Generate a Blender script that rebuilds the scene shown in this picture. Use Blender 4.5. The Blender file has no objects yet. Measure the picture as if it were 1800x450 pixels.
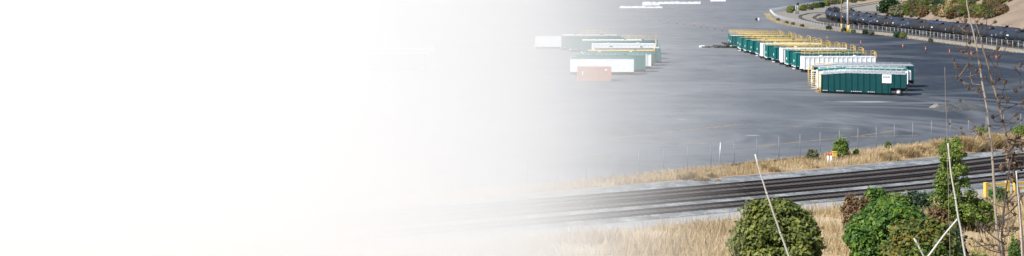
import bpy, math, random
import numpy as np
from mathutils import Vector, Matrix

# ------------------------------------------------------------------ camera, sky, sun, exposure
SC = bpy.context.scene
COL = SC.collection
F, CH, HZ = 2000.0, 18.0, 32.0        # focal length in photo pixels, camera height, horizon 32 px above the photo
cam = bpy.data.cameras.new('camera'); cam_o = bpy.data.objects.new('camera', cam); COL.objects.link(cam_o)
cam.sensor_width = 36.0; cam.lens = F / 1800 * 36
cam.shift_y = -(225 + HZ) / 1800
cam.clip_start = 0.2; cam.clip_end = 12000
cam_o.location = (0, 0, CH); cam_o.rotation_euler = (math.radians(90), 0, 0)
SC.camera = cam_o

SUN_EL, SUN_AZ = 45.0, -120.0         # azimuth clockwise from +Y: the sun stands to the left, a little behind the camera
world = bpy.data.worlds.new('World'); SC.world = world; world.use_nodes = True
wn = world.node_tree; bg = wn.nodes['Background']
sky = wn.nodes.new('ShaderNodeTexSky'); sky.sky_type = 'NISHITA'; sky.sun_disc = False
sky.sun_elevation = math.radians(SUN_EL); sky.sun_rotation = math.radians(SUN_AZ)
sky.air_density = 1.0; sky.dust_density = 1.2
wn.links.new(sky.outputs[0], bg.inputs[0]); bg.inputs[1].default_value = 0.12
sun = bpy.data.lights.new('sun', 'SUN'); sun_o = bpy.data.objects.new('sun', sun); COL.objects.link(sun_o)
sun.energy = 4.8; sun.angle = math.radians(0.5); sun.color = (1.0, 0.95, 0.87)
_a, _e = math.radians(SUN_AZ), math.radians(SUN_EL)
sdir = Vector((math.sin(_a) * math.cos(_e), math.cos(_a) * math.cos(_e), math.sin(_e)))
sun_o.rotation_euler = (-sdir).to_track_quat('-Z', 'Y').to_euler(); sun_o.location = (-60, 20, 90)
SC.view_settings.view_transform = 'Standard'; SC.view_settings.look = 'None'
SC.view_settings.exposure = 0.55; SC.view_settings.gamma = 1.0
SC.view_settings.use_curve_mapping = False
SC.render.engine = 'CYCLES'
cy = SC.cycles
cy.use_denoising = True
cy.max_bounces = 80; cy.volume_bounces = 72; cy.diffuse_bounces = 3; cy.glossy_bounces = 2
cy.transmission_bounces = 2; cy.transparent_max_bounces = 16

rng = random.Random(7)
NR = np.random.default_rng(7)

# ------------------------------------------------------------------ helpers
def P(px, py, z=0.0):                 # photo pixel -> point on the level z
    D = F * (CH - z) / (py + HZ)
    return Vector(((px - 900) / F * D, D, z))
def at(px, py, D):                    # photo pixel -> point at a known distance
    return Vector(((px - 900) / F * D, D, CH - (py + HZ) / F * D))

def tag(o, label=None, cat=None, group=None, kind=None):
    if label: o['label'] = label
    if cat: o['category'] = cat
    if group: o['group'] = group
    if kind: o['kind'] = kind
    return o
def empty(name, loc, rz=0.0, label=None, cat=None, group=None):
    o = bpy.data.objects.new(name, None); COL.objects.link(o)
    o.location = loc; o.rotation_euler = (0, 0, rz); o.empty_display_size = 0.3
    return tag(o, label, cat, group)
def link(name, me, parent=None, loc=None, rot=None, scale=None):
    o = bpy.data.objects.new(name, me); COL.objects.link(o); o.parent = parent
    if loc is not None: o.location = loc
    if rot is not None: o.rotation_euler = rot
    if scale is not None: o.scale = scale
    return o

class MB:
    def __init__(s): s.v = []; s.f = []; s.sm = []
    def add(s, vs, fs, smooth=False):
        b = len(s.v); s.v += [tuple(v) for v in vs]
        for f in fs: s.f.append(tuple(b + i for i in f)); s.sm.append(smooth)
        return s
    def box(s, x0, x1, y0, y1, z0, z1):
        v = [(x, y, z) for z in (z0, z1) for y in (y0, y1) for x in (x0, x1)]
        return s.add(v, [(0, 2, 3, 1), (4, 5, 7, 6), (0, 1, 5, 4), (2, 6, 7, 3), (0, 4, 6, 2), (1, 3, 7, 5)])
    def tube(s, pts, r, n=6, cap=True, smooth=True):
        pts = [Vector(p) for p in pts]
        rs = r if isinstance(r, (list, tuple)) else [r] * len(pts)
        vs = []; up = None
        for i, p in enumerate(pts):
            t = (pts[min(i + 1, len(pts) - 1)] - pts[max(i - 1, 0)]).normalized()
            if up is None:
                up = Vector((0, 0, 1)) if abs(t.z) < 0.9 else Vector((1, 0, 0))
            a = (up - t * up.dot(t))
            if a.length < 1e-5: a = t.orthogonal()
            a.normalize(); up = a; b = t.cross(a)
            for k in range(n):
                q = 2 * math.pi * (k + 0.5) / n
                vs.append(p + (a * math.cos(q) + b * math.sin(q)) * rs[i])
        fs = []
        for i in range(len(pts) - 1):
            for k in range(n):
                fs.append((i * n + k, i * n + (k + 1) % n, (i + 1) * n + (k + 1) % n, (i + 1) * n + k))
        if cap:
            fs.append(tuple(range(n - 1, -1, -1))); fs.append(tuple((len(pts) - 1) * n + k for k in range(n)))
        return s.add(vs, fs, smooth)
    def lathe(s, prof, axis='z', n=16, origin=(0, 0, 0), smooth=True):   # prof: (radius, height along axis)
        vs = []; o = Vector(origin)
        for r, h in prof:
            for k in range(n):
                q = 2 * math.pi * k / n; c, d = r * math.cos(q), r * math.sin(q)
                vs.append(o + Vector({'z': (c, d, h), 'x': (h, c, d), 'y': (d, h, c)}[axis]))
        fs = []
        for i in range(len(prof) - 1):
            for k in range(n):
                fs.append((i * n + k, i * n + (k + 1) % n, (i + 1) * n + (k + 1) % n, (i + 1) * n + k))
        fs.append(tuple(range(n - 1, -1, -1))); fs.append(tuple((len(prof) - 1) * n + k for k in range(n)))
        return s.add(vs, fs, smooth)
    def prism(s, prof, y0, y1):       # (x, z) outline pushed along y
        n = len(prof)
        vs = [(x, y0, z) for x, z in prof] + [(x, y1, z) for x, z in prof]
        fs = [tuple(range(n)), tuple(range(2 * n - 1, n - 1, -1))]
        for k in range(n): fs.append((k, k + n, (k + 1) % n + n, (k + 1) % n))
        return s.add(vs, fs)
    def sweep(s, pts, w, z0, z1):     # rectangular section along a ground polyline
        pts = [Vector(p) for p in pts]; vs = []
        for i, p in enumerate(pts):
            t = pts[min(i + 1, len(pts) - 1)] - pts[max(i - 1, 0)]; t.z = 0; t.normalize()
            nrm = Vector((-t.y, t.x, 0))
            for sgn, z in ((-1, z0), (1, z0), (1, z1), (-1, z1)):
                q = p + nrm * sgn * w / 2; vs.append((q.x, q.y, p.z + z))
        fs = []
        for i in range(len(pts) - 1):
            for k in range(4): fs.append((i * 4 + k, i * 4 + (k + 1) % 4, i * 4 + 4 + (k + 1) % 4, i * 4 + 4 + k))
        fs.append((3, 2, 1, 0)); m = (len(pts) - 1) * 4; fs.append((m, m + 1, m + 2, m + 3))
        return s.add(vs, fs)
    def mesh(s, name, mat):
        me = bpy.data.meshes.new(name); me.from_pydata(s.v, [], s.f)
        me.polygons.foreach_set('use_smooth', s.sm); me.materials.append(mat); me.update()
        return me
    def build(s, name, mat, parent=None, **k):
        return link(name, s.mesh(name, mat), parent, **k)

def quads(name, V, mat):              # V: (n, 4, 3) array -> n loose quads
    n = len(V); me = bpy.data.meshes.new(name)
    me.vertices.add(n * 4); me.vertices.foreach_set('co', np.ascontiguousarray(V, dtype=np.float32).ravel())
    me.loops.add(n * 4); me.loops.foreach_set('vertex_index', np.arange(n * 4, dtype=np.int32))
    me.polygons.add(n); me.polygons.foreach_set('loop_start', np.arange(0, n * 4, 4, dtype=np.int32))
    me.polygons.foreach_set('loop_total', np.full(n, 4, dtype=np.int32))
    me.materials.append(mat); me.update(calc_edges=True); me.validate()
    return me

def smooth_line(pts, step):
    """Catmull-Rom through world points, resampled at about `step` metres."""
    pts = [Vector(p) for p in pts]; q = [2 * pts[0] - pts[1]] + pts + [2 * pts[-1] - pts[-2]]; dense = []
    for i in range(1, len(q) - 2):
        for k in range(24):
            t = k / 24
            dense.append(0.5 * ((2 * q[i]) + (q[i + 1] - q[i - 1]) * t + (2 * q[i - 1] - 5 * q[i] + 4 * q[i + 1] - q[i + 2]) * t * t
                                + (3 * q[i] - q[i - 1] - 3 * q[i + 1] + q[i + 2]) * t ** 3))
    dense.append(pts[-1]); out = [dense[0]]; acc = 0
    for a, b in zip(dense, dense[1:]):
        d = (b - a).length; pos = 0
        while acc + d - pos >= step:
            pos += step - acc; acc = 0; out.append(a.lerp(b, pos / d))
        acc += d - pos
    if (out[-1] - dense[-1]).length > step * 0.3: out.append(dense[-1])
    return out

# ------------------------------------------------------------------ materials
def hexlin(c): return (*c, 1.0)
def new_mat(name):
    m = bpy.data.materials.new(name); m.use_nodes = True
    nt = m.node_tree; return m, nt, nt.nodes['Principled BSDF']
def nd(nt, t, **kw):
    n = nt.nodes.new(t)
    for k, v in kw.items(): setattr(n, k, v)
    return n
def math_n(nt, op, a, b=None, clamp=False):
    n = nd(nt, 'ShaderNodeMath', operation=op, use_clamp=clamp)
    for i, x in enumerate((a, b)):
        if x is None: continue
        if isinstance(x, (int, float)): n.inputs[i].default_value = x
        else: nt.links.new(x, n.inputs[i])
    return n.outputs[0]
def noise(nt, scale, detail=4, rough=0.55, coord='Object', vec=None):
    n = nd(nt, 'ShaderNodeTexNoise'); n.inputs['Scale'].default_value = scale
    n.inputs['Detail'].default_value = detail; n.inputs['Roughness'].default_value = rough
    if vec is None:
        tc = nd(nt, 'ShaderNodeTexCoord'); vec = tc.outputs[coord]
    nt.links.new(vec, n.inputs['Vector']); return n
def mixc(nt, fac, a, b):
    n = nd(nt, 'ShaderNodeMix', data_type='RGBA')
    if isinstance(fac, (int, float)): n.inputs[0].default_value = fac
    else: nt.links.new(fac, n.inputs[0])
    for i, x in ((6, a), (7, b)):
        if isinstance(x, tuple): n.inputs[i].default_value = hexlin(x[:3])
        else: nt.links.new(x, n.inputs[i])
    return n.outputs[2]
def ramp(nt, fac, stops):
    r = nd(nt, 'ShaderNodeValToRGB'); nt.links.new(fac, r.inputs[0]); e = r.color_ramp.elements
    while len(e) < len(stops): e.new(0.5)
    for k, (p, c) in enumerate(stops): e[k].position = p; e[k].color = hexlin(c)
    return r.outputs[0]
def maprange(nt, x, a, b, c=0.0, d=1.0):
    n = nd(nt, 'ShaderNodeMapRange'); nt.links.new(x, n.inputs[0])
    for i, v in enumerate((a, b, c, d)): n.inputs[i + 1].default_value = v
    return n.outputs[0]

def paint(name, c, rough=0.5, dirt=0.35, dirtc=(0.09, 0.075, 0.06), metal=0.0, sc=1.3, spec=0.5, vary=0.0):
    """Painted or bare metal with uneven fading, grime streaks and fine relief."""
    m, nt, b = new_mat(name)
    n1 = noise(nt, sc, 5); n2 = noise(nt, sc * 9, 3)
    tc = nd(nt, 'ShaderNodeTexCoord'); mp = nd(nt, 'ShaderNodeMapping'); mp.inputs['Scale'].default_value = (3, 3, 0.25)
    nt.links.new(tc.outputs['Object'], mp.inputs['Vector']); n3 = noise(nt, 1.6, 4, 0.6, vec=mp.outputs[0])
    base = mixc(nt, n1.outputs[0], tuple(x * 0.82 for x in c), tuple(min(x * 1.12 + 0.01, 0.9) for x in c))
    d = math_n(nt, 'MULTIPLY', maprange(nt, n3.outputs[0], 0.50, 0.78), dirt)
    base = mixc(nt, d, base, dirtc)
    if vary:
        oi = nd(nt, 'ShaderNodeObjectInfo'); base = mixc(nt, math_n(nt, 'MULTIPLY', oi.outputs['Random'], vary), base, tuple(x * 3.2 + .006 for x in c))
    nt.links.new(base, b.inputs['Base Color'])
    nt.links.new(maprange(nt, n2.outputs[0], 0.3, 0.7, rough - 0.08, rough + 0.12), b.inputs['Roughness'])
    b.inputs['Metallic'].default_value = metal; b.inputs['Specular IOR Level'].default_value = spec
    return m
def soil(name, stops, scale, fine=6.0, bump=0.05, rough=0.95):
    m, nt, b = new_mat(name)
    a = noise(nt, scale, 6, 0.6); f = noise(nt, fine, 4, 0.7)
    mix = math_n(nt, 'ADD', math_n(nt, 'MULTIPLY', a.outputs[0], 0.6), math_n(nt, 'MULTIPLY', f.outputs[0], 0.4))
    nt.links.new(ramp(nt, mix, stops), b.inputs['Base Color']); b.inputs['Roughness'].default_value = rough
    bp = nd(nt, 'ShaderNodeBump'); bp.inputs['Strength'].default_value = 0.8; bp.inputs['Distance'].default_value = bump
    nt.links.new(f.outputs[0], bp.inputs['Height']); nt.links.new(bp.outputs[0], b.inputs['Normal'])
    return m
def leafmat(name, cols, rough=0.55, patch=0.8, spec=0.35):
    """Leaf colour differs leaf by leaf and in soft patches over the plant."""
    m, nt, b = new_mat(name)
    g = nd(nt, 'ShaderNodeNewGeometry'); n = noise(nt, patch, 3)
    v = math_n(nt, 'ADD', math_n(nt, 'MULTIPLY', g.outputs['Random Per Island'], 0.55),
               math_n(nt, 'MULTIPLY', maprange(nt, n.outputs[0], 0.3, 0.7), 0.45))
    k = len(cols)
    nt.links.new(ramp(nt, v, [(0.08 + 0.84 * i / max(k - 1, 1), c) for i, c in enumerate(cols)]), b.inputs['Base Color'])
    b.inputs['Roughness'].default_value = rough; b.inputs['Specular IOR Level'].default_value = spec
    tr = nd(nt, 'ShaderNodeBsdfTranslucent'); nt.links.new(b.inputs['Base Color'].links[0].from_socket, tr.inputs[0])
    ms = nd(nt, 'ShaderNodeMixShader'); ms.inputs[0].default_value = 0.22
    nt.links.new(b.outputs[0], ms.inputs[1]); nt.links.new(tr.outputs[0], ms.inputs[2])
    nt.links.new(ms.outputs[0], nt.nodes['Material Output'].inputs[0])
    return m

M = {}
M['green'] = paint('teal_green_paint', (0.004, 0.13, 0.13), 0.5, 0.16, spec=.2)
M['green_pale'] = paint('faded_teal_paint', (0.008, 0.15, 0.142), 0.5, 0.10, spec=.2)
M['green_dark'] = paint('deep_green_paint', (0.001, 0.053, 0.058), 0.55, 0.05, spec=.15)
M['white'] = paint('white_paint', (0.78, 0.79, 0.79), 0.5, 0.18, (0.30, 0.29, 0.26))
M['yellow'] = paint('yellow_paint', (0.72, 0.46, 0.085), 0.5, 0.25)
M['galv'] = paint('galvanised_steel', (0.45, 0.48, 0.50), 0.45, 0.25, (0.2, 0.2, 0.19), metal=0.4)
M['post_dark'] = paint('weathered_grey_steel', (0.17, 0.20, 0.24), 0.6, 0.3, (0.12, 0.12, 0.12))
M['silver'] = paint('pale_pipe', (0.62, 0.66, 0.68), 0.4, 0.2, (0.25, 0.26, 0.26), metal=0.2)
M['brown_box'] = paint('faded_red_brown_paint', (0.46, 0.255, 0.19), 0.6, 0.4, (0.22, 0.12, 0.085))
M['black'] = paint('black_tank_paint', (0.008, 0.013, 0.025), 0.55, 0.25, (0.022, 0.027, 0.038), spec=.45, vary=.35)
M['blue'] = paint('blue_tank_paint', (0.012, 0.028, 0.085), 0.6, 0.3)
M['grimy'] = paint('grimy_brown_black_paint', (0.018, 0.018, 0.024), 0.75, 0.4, (0.036, 0.034, 0.034), spec=.3)
M['running'] = paint('dusty_running_gear', (0.020, 0.018, 0.017), 0.7, 0.5, (0.07, 0.055, 0.045))
M['rubber'] = paint('tyre_rubber', (0.018, 0.018, 0.018), 0.85, 0.4)
M['rail'] = paint('rusty_rail_steel', (0.030, 0.020, 0.017), 0.6, 0.3, (0.06, 0.035, 0.025))
M['tie'] = paint('dusty_timber_sleeper', (0.075, 0.062, 0.055), 0.9, 0.6, (0.15, 0.145, 0.14), sc=2.5)
M['concrete'] = soil('pale_concrete', [(0.3, (0.17, 0.165, 0.15)), (0.7, (0.26, 0.25, 0.235))], 0.6, 9, 0.01)
M['orange'] = paint('orange_plastic', (0.75, 0.10, 0.04), 0.5, 0.15)
M['wood'] = paint('weathered_pole_timber', (0.20, 0.14, 0.10), 0.85, 0.5)
M['dark'] = paint('dark_scrap', (0.03, 0.03, 0.035), 0.7, 0.5)
M['blueprint'] = paint('navy_lettering', (0.02, 0.03, 0.12), 0.5, 0.0)
M['earth'] = soil('dry_earth', [(0.25, (0.17, 0.125, 0.08)), (0.5, (0.27, 0.21, 0.135)), (0.8, (0.36, 0.29, 0.20))], 0.12, 2.5)
M['field'] = soil('straw_covered_earth', [(0.25, (0.24, 0.18, 0.11)), (0.5, (0.38, 0.30, 0.19)), (0.8, (0.47, 0.38, 0.26))], 0.25, 5)
M['verge'] = soil('dusty_verge_earth', [(0.25, (0.17, 0.115, 0.07)), (0.5, (0.28, 0.20, 0.12)), (0.8, (0.36, 0.28, 0.18))], 0.4, 5)
M['ballast'] = soil('grey_stone_ballast', [(0.38, (0.070, 0.078, 0.082)), (0.5, (0.150, 0.163, 0.170)), (0.62, (0.30, 0.315, 0.32))], 0.5, 2.2, 0.1)
M['stain_and_shade'] = soil('oil_stain_and_shade_ballast', [(0.30, (0.022, 0.019, 0.019)), (0.5, (0.042, 0.036, 0.035)), (0.72, (0.085, 0.076, 0.072))], 0.35, 7.0, 0.06)  # oil stains between the rails; also painted-in shade below the tank cars
M['track_road'] = soil('pale_gravel_road', [(0.25, (0.20, 0.205, 0.205)), (0.5, (0.28, 0.285, 0.285)), (0.8, (0.36, 0.36, 0.355))], 0.25, 5)
M['gravel'] = soil('grey_beige_gravel', [(0.25, (0.13, 0.12, 0.10)), (0.5, (0.19, 0.175, 0.15)), (0.8, (0.25, 0.23, 0.20))], 0.08, 3)
M['cut'] = soil('bare_clay_slope', [(0.25, (0.12, 0.085, 0.055)), (0.5, (0.20, 0.15, 0.11)), (0.8, (0.27, 0.215, 0.165))], 0.09, 1.2, 0.25)
M['mound'] = soil('grey_spoil', [(0.25, (0.035, 0.040, 0.046)), (0.5, (0.058, 0.064, 0.070)), (0.8, (0.095, 0.10, 0.105))], 0.7, 4, 0.1)
M['straw'] = leafmat('dry_straw', [(0.30, 0.22, 0.115), (0.48, 0.37, 0.21), (0.62, 0.51, 0.33)], 0.7, 0.12)
M['bark_pale'] = paint('pale_dry_bark', (0.25, 0.205, 0.165), 0.85, 0.5, (0.16, 0.10, 0.07), sc=4)
M['bark_brown'] = paint('brown_dry_bark', (0.17, 0.12, 0.085), 0.85, 0.5, (0.08, 0.055, 0.045), sc=4)
M['bark_dark'] = paint('dark_twig_bark', (0.055, 0.038, 0.036), 0.9, 0.4, (0.1, 0.08, 0.07), sc=4)
M['stalk'] = paint('bleached_stalk', (0.44, 0.43, 0.41), 0.7, 0.45, (0.25, 0.22, 0.19), sc=3)
M['pod'] = leafmat('brown_seed_pod', [(0.028, 0.020, 0.017), (0.085, 0.058, 0.042), (0.28, 0.20, 0.125)], 0.8, 3.0)
M['leaf_olive'] = leafmat('olive_leaves', [(0.040, 0.064, 0.011), (0.108, 0.134, 0.024), (0.25, 0.26, 0.052)], patch=0.9)
M['leaf_green'] = leafmat('fresh_green_leaves', [(0.018, 0.055, 0.006), (0.048, 0.115, 0.011), (0.15, 0.225, 0.022)], patch=0.9)
M['leaf_light'] = leafmat('light_green_leaves', [(0.05, 0.09, 0.012), (0.11, 0.165, 0.022), (0.19, 0.24, 0.04)])
M['leaf_rust'] = leafmat('rust_leaves', [(0.055, 0.032, 0.014), (0.13, 0.075, 0.03), (0.19, 0.14, 0.055)])
M['leaf_orange'] = leafmat('orange_green_leaves', [(0.025, 0.06, 0.008), (0.07, 0.10, 0.016), (0.25, 0.17, 0.03)], patch=0.45)
M['leaf_gold'] = leafmat('golden_brush', [(0.26, 0.18, 0.085), (0.42, 0.31, 0.16), (0.56, 0.45, 0.27)], 0.75)
M['leaf_dark'] = leafmat('dark_green_leaves', [(0.008, 0.022, 0.008), (0.018, 0.045, 0.014), (0.045, 0.085, 0.022)])
M['leaf_grey'] = leafmat('grey_olive_leaves', [(0.05, 0.055, 0.028), (0.11, 0.115, 0.055), (0.19, 0.185, 0.10)])

def asphalt():
    m, nt, b = new_mat('worn_asphalt')
    tc = nd(nt, 'ShaderNodeTexCoord'); pos = tc.outputs['Object']
    big = noise(nt, 0.018, 5, 0.6); mid = noise(nt, 0.11, 6, 0.62); fine = noise(nt, 1.7, 5, 0.7)
    wob = noise(nt, 0.03, 3, 0.5)
    base = ramp(nt, math_n(nt, 'ADD', math_n(nt, 'MULTIPLY', big.outputs[0], 0.45), math_n(nt, 'MULTIPLY', mid.outputs[0], 0.55)),
                [(0.34, (0.008, 0.014, 0.026)), (0.5, (0.012, 0.020, 0.035)), (0.66, (0.020, 0.029, 0.046))])
    old = ramp(nt, math_n(nt, 'ADD', math_n(nt, 'MULTIPLY', big.outputs[0], 0.4), math_n(nt, 'MULTIPLY', mid.outputs[0], 0.6)),
               [(0.34, (0.105, 0.114, 0.127)), (0.5, (0.165, 0.176, 0.191)), (0.66, (0.225, 0.237, 0.253))])
    # the newer, darker seal covers the right of the yard; its worn edge runs off at a slant
    sp = nd(nt, 'ShaderNodeSeparateXYZ'); nt.links.new(pos, sp.inputs[0])
    seam = math_n(nt, 'SUBTRACT', sp.outputs[0], math_n(nt, 'MULTIPLY', sp.outputs[1], 0.25))
    seam = math_n(nt, 'ADD', seam, math_n(nt, 'MULTIPLY', math_n(nt, 'SUBTRACT', mid.outputs[0], 0.5), 26.0))
    base = mixc(nt, maprange(nt, seam, -10.0, 24.0), old, base)
    gr = noise(nt, 0.45, 5, 0.75); stain = noise(nt, 0.16, 3, 0.6)
    base = mixc(nt, maprange(nt, fine.outputs[0], 0.25, 0.75, 0.0, 0.40), base, (0.020, 0.026, 0.036))
    base = mixc(nt, maprange(nt, gr.outputs[0], 0.35, 0.68, 0.0, 0.18), base, (0.13, 0.14, 0.158))
    base = mixc(nt, maprange(nt, stain.outputs[0], 0.62, 0.74, 0.0, 0.5), base, (0.022, 0.026, 0.034))
    # curved tyre tracks left by turning trucks: worn lighter rings with their own centres
    acc = None
    arcs = [((1110, 235), 12, 1.0, .9), ((1110, 235), 14.5, .8, .7), ((1190, 215), 21, 1.2, .8), ((1200, 225), 24, 1.0, .7), ((1300, 260), 28, 1.4, .9),
            ((1300, 260), 31, 1.0, .6), ((1450, 300), 44, 1.5, .7), ((1000, 190), 30, 1.6, .7), ((980, 300), 35, 1.2, .6), ((1420, 230), 17, 1.0, .7),
            ((1600, 230), 26, 1.2, .5), ((1250, 190), 36, 1.8, .7), ((1350, 120), 52, 2.0, .6), ((1050, 110), 60, 2.2, .6), ((1250, 60), 70, 3.0, .5), ((1500, 215), 36, 1.3, .6)]
    for (px, py), r, w, s in [(c_, r_ + o_, w_ * 1.1, s_) for c_, r_, w_, s_ in arcs for o_ in (0, 4.5)]:
        c = P(px, py)
        v = nd(nt, 'ShaderNodeVectorMath', operation='DISTANCE'); nt.links.new(pos, v.inputs[0]); v.inputs[1].default_value = (c.x, c.y, 0)
        d = math_n(nt, 'ADD', math_n(nt, 'SUBTRACT', v.outputs['Value'], r), math_n(nt, 'MULTIPLY', math_n(nt, 'SUBTRACT', wob.outputs[0], 0.5), 4.0))
        k = maprange(nt, math_n(nt, 'ABSOLUTE', d), 0.15 * w, 1.35 * w, s, 0.0)
        acc = k if acc is None else math_n(nt, 'MAXIMUM', acc, k)
    gate = maprange(nt, noise(nt, 0.045, 4, 0.6).outputs[0], 0.36, 0.56)
    acc = math_n(nt, 'MULTIPLY', math_n(nt, 'MULTIPLY', acc, gate), maprange(nt, fine.outputs[0], 0.2, 0.7, 0.35, 0.62))
    base = mixc(nt, acc, base, (0.215, 0.225, 0.24))
    # dust blown into patches
    dust = noise(nt, 0.05, 6, 0.65, vec=None)
    base = mixc(nt, maprange(nt, dust.outputs[0], 0.5, 0.8, 0.0, 0.4), base, (0.15, 0.158, 0.17))
    # dried spill and scraped patches: long ellipses of pale silt
    for (px, py), sx, sy, s in [((1515, 179), 6.5, 1.6, .9), ((1600, 181), 7, .8, .5), ((1250, 100), 3.5, 1.2, .6), ((1190, 300), 3, 2, .3), ((1322, 238), .9, .5, .8), ((1198, 210), 1.0, .8, .7)]:
        c = P(px, py)
        mp = nd(nt, 'ShaderNodeMapping', vector_type='POINT'); mp.inputs['Location'].default_value = (-c.x / sx, -c.y / sy, 0); mp.inputs['Scale'].default_value = (1 / sx, 1 / sy, 0)
        nt.links.new(pos, mp.inputs['Vector'])
        v = nd(nt, 'ShaderNodeVectorMath', operation='LENGTH'); nt.links.new(mp.outputs[0], v.inputs[0])
        k = maprange(nt, math_n(nt, 'ADD', v.outputs['Value'], math_n(nt, 'MULTIPLY', math_n(nt, 'SUBTRACT', mid.outputs[0], 0.5), 1.6)), 0.5, 1.0, s, 0.0)
        base = mixc(nt, k, base, (0.27, 0.27, 0.255))
    nt.links.new(base, b.inputs['Base Color']); b.inputs['Roughness'].default_value = 0.9
    b.inputs['Specular IOR Level'].default_value = 0.15
    bp = nd(nt, 'ShaderNodeBump'); bp.inputs['Strength'].default_value = 0.4; bp.inputs['Distance'].default_value = 0.03
    nt.links.new(fine.outputs[0], bp.inputs['Height']); nt.links.new(bp.outputs[0], b.inputs['Normal'])
    return m
M['asphalt'] = asphalt()
def worn_line():
    m, nt, b = new_mat('worn_yellow_marking')
    n = noise(nt, 1.2, 5, 0.7)
    k = maprange(nt, n.outputs[0], 0.35, 0.6)
    nt.links.new(mixc(nt, k, (0.10, 0.095, 0.09), (0.42, 0.27, 0.07)), b.inputs['Base Color']); b.inputs['Roughness'].default_value = 0.85
    return m
M['line'] = worn_line()
def chainlink():
    m, nt, b = new_mat('chain_link_wire')
    b.inputs['Base Color'].default_value = (0.22, 0.25, 0.28, 1); b.inputs['Roughness'].default_value = 0.5
    uv = nd(nt, 'ShaderNodeUVMap'); sp = nd(nt, 'ShaderNodeSeparateXYZ'); nt.links.new(uv.outputs[0], sp.inputs[0])
    u, v = sp.outputs[0], sp.outputs[1]; wires = None
    for op in ('ADD', 'SUBTRACT'):
        fr = math_n(nt, 'FRACT', math_n(nt, 'DIVIDE', math_n(nt, op, u, v), 0.075))
        w = math_n(nt, 'LESS_THAN', math_n(nt, 'ABSOLUTE', math_n(nt, 'SUBTRACT', fr, 0.5)), 0.022)
        wires = w if wires is None else math_n(nt, 'MAXIMUM', wires, w)
    tr = nd(nt, 'ShaderNodeBsdfTransparent'); ms = nd(nt, 'ShaderNodeMixShader')
    nt.links.new(wires, ms.inputs[0]); nt.links.new(tr.outputs[0], ms.inputs[1]); nt.links.new(b.outputs[0], ms.inputs[2])
    nt.links.new(ms.outputs[0], nt.nodes['Material Output'].inputs[0])
    return m
M['chain'] = chainlink()

# ------------------------------------------------------------------ ground, yard, hillside
def sheet(name, outline, z, mat):
    me = bpy.data.meshes.new(name); me.from_pydata([(p[0], p[1], z) for p in outline], [], [tuple(range(len(outline)))])
    me.materials.append(mat); me.update()
    if me.polygons[0].normal.z < 0: me.flip_normals()
    o = link(name, me); o['kind'] = 'structure'; return o
sheet('ground', [(-6000, -4000), (6000, -4000), (6000, 9000), (-6000, 9000)], -0.05, M['earth'])

def edge(pts, ext=(90, 90)):          # pixel polyline -> world line, run straight on past both ends
    w = [P(*p) for p in pts]
    a = w[0] + (w[0] - w[1]).normalized() * ext[0]; b = w[-1] + (w[-1] - w[-2]).normalized() * ext[1]
    return [a] + w + [b]
L_FENCE = edge([(700, 345), (1000, 322), (1265, 293), (1413, 277), (1578, 257), (1703, 245), (1800, 236)])
L_BAL_TOP = edge([(700, 364), (950, 341), (1200, 318), (1380, 304), (1500, 292), (1700, 271), (1800, 259)])
L_BAL_LOW = edge([(700, 425), (900, 408), (1240, 378), (1430, 358), (1600, 344), (1800, 326)])
L_ROAD_LOW = edge([(700, 438), (900, 421), (1240, 391), (1430, 369), (1600, 358), (1800, 345)])
fence_loop = [P(*p) for p in [(1800, 93), (1675, 77), (1560, 62), (1478, 55), (1404, 47), (1362, 36), (1349, 24), (1387, 17), (1453, 6)]]
near_r = L_FENCE[-1]
yard = [(-700, L_FENCE[0].y - 260)] + [(p.x, p.y + 0.4) for p in L_FENCE] + [(fence_loop[0].x + 1, near_r.y + 25)] \
    + [(p.x, p.y) for p in smooth_line(fence_loop, 12)] + [(420, 1250), (420, 1800), (-900, 1800), (-900, 200)]
sheet('asphalt_yard', yard, 0.0, M['asphalt'])

def band(name, up, low, z, mat, zl=None):
    n = 60
    def res(l):
        l = smooth_line(l, 1.0); return [l[int(i * (len(l) - 1) / n)] for i in range(n + 1)]
    a, b = res(up), res(low); vs = []
    for k in range(n + 1):
        vs.append((a[k].x, a[k].y, z)); vs.append((b[k].x, b[k].y, z if zl is None else zl))
    me = bpy.data.meshes.new(name); me.from_pydata(vs, [], [(2 * k, 2 * k + 1, 2 * k + 3, 2 * k + 2) for k in range(n)])
    me.materials.append(mat); me.update()
    if me.polygons[0].normal.z < 0: me.flip_normals()
    o = link(name, me); o['kind'] = 'structure'; return o
L_FIELD = [Vector((-200, 5, 0)), Vector((0, 45, 0)), Vector((220, 95, 0))]
band('dry_verge', L_FENCE, L_BAL_TOP, 0.012, M['verge'])
band('ballast_bed', L_BAL_TOP, L_BAL_LOW, 0.05, M['ballast'])
band('gravel_service_road', L_BAL_LOW, L_ROAD_LOW, 0.022, M['track_road'])
band('dry_field', L_ROAD_LOW, [p + Vector((4, -40, 0)) for p in L_ROAD_LOW], 0.006, M['field'])

def hillz(x, y):                      # the slope the photographer stands on
    s = 0.325 + 0.02 * math.sin(x * 0.05) * 0.3
    z = 16.4 - s * max(y, 0) - 0.0006 * min(x, 0) ** 2 * 0.2 + (0.12 * -y if y < 0 else 0)
    z += 0.25 * math.sin(x * 0.31 + y * 0.17) * math.sin(y * 0.23 - x * 0.11)
    return z
mb = MB(); nx, ny = 110, 70
xs = [-140 + 280 * i / nx for i in range(nx + 1)]; ys = [-40 + 112 * j / ny for j in range(ny + 1)]
for y in ys:
    for x in xs: mb.v.append((x, y, max(hillz(x, y), -0.5)))
for j in range(ny):
    for i in range(nx):
        a = j * (nx + 1) + i; mb.f.append((a, a + 1, a + nx + 2, a + nx + 1)); mb.sm.append(True)
tag(mb.build('near_hillside', M['field']), kind='structure')

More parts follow.
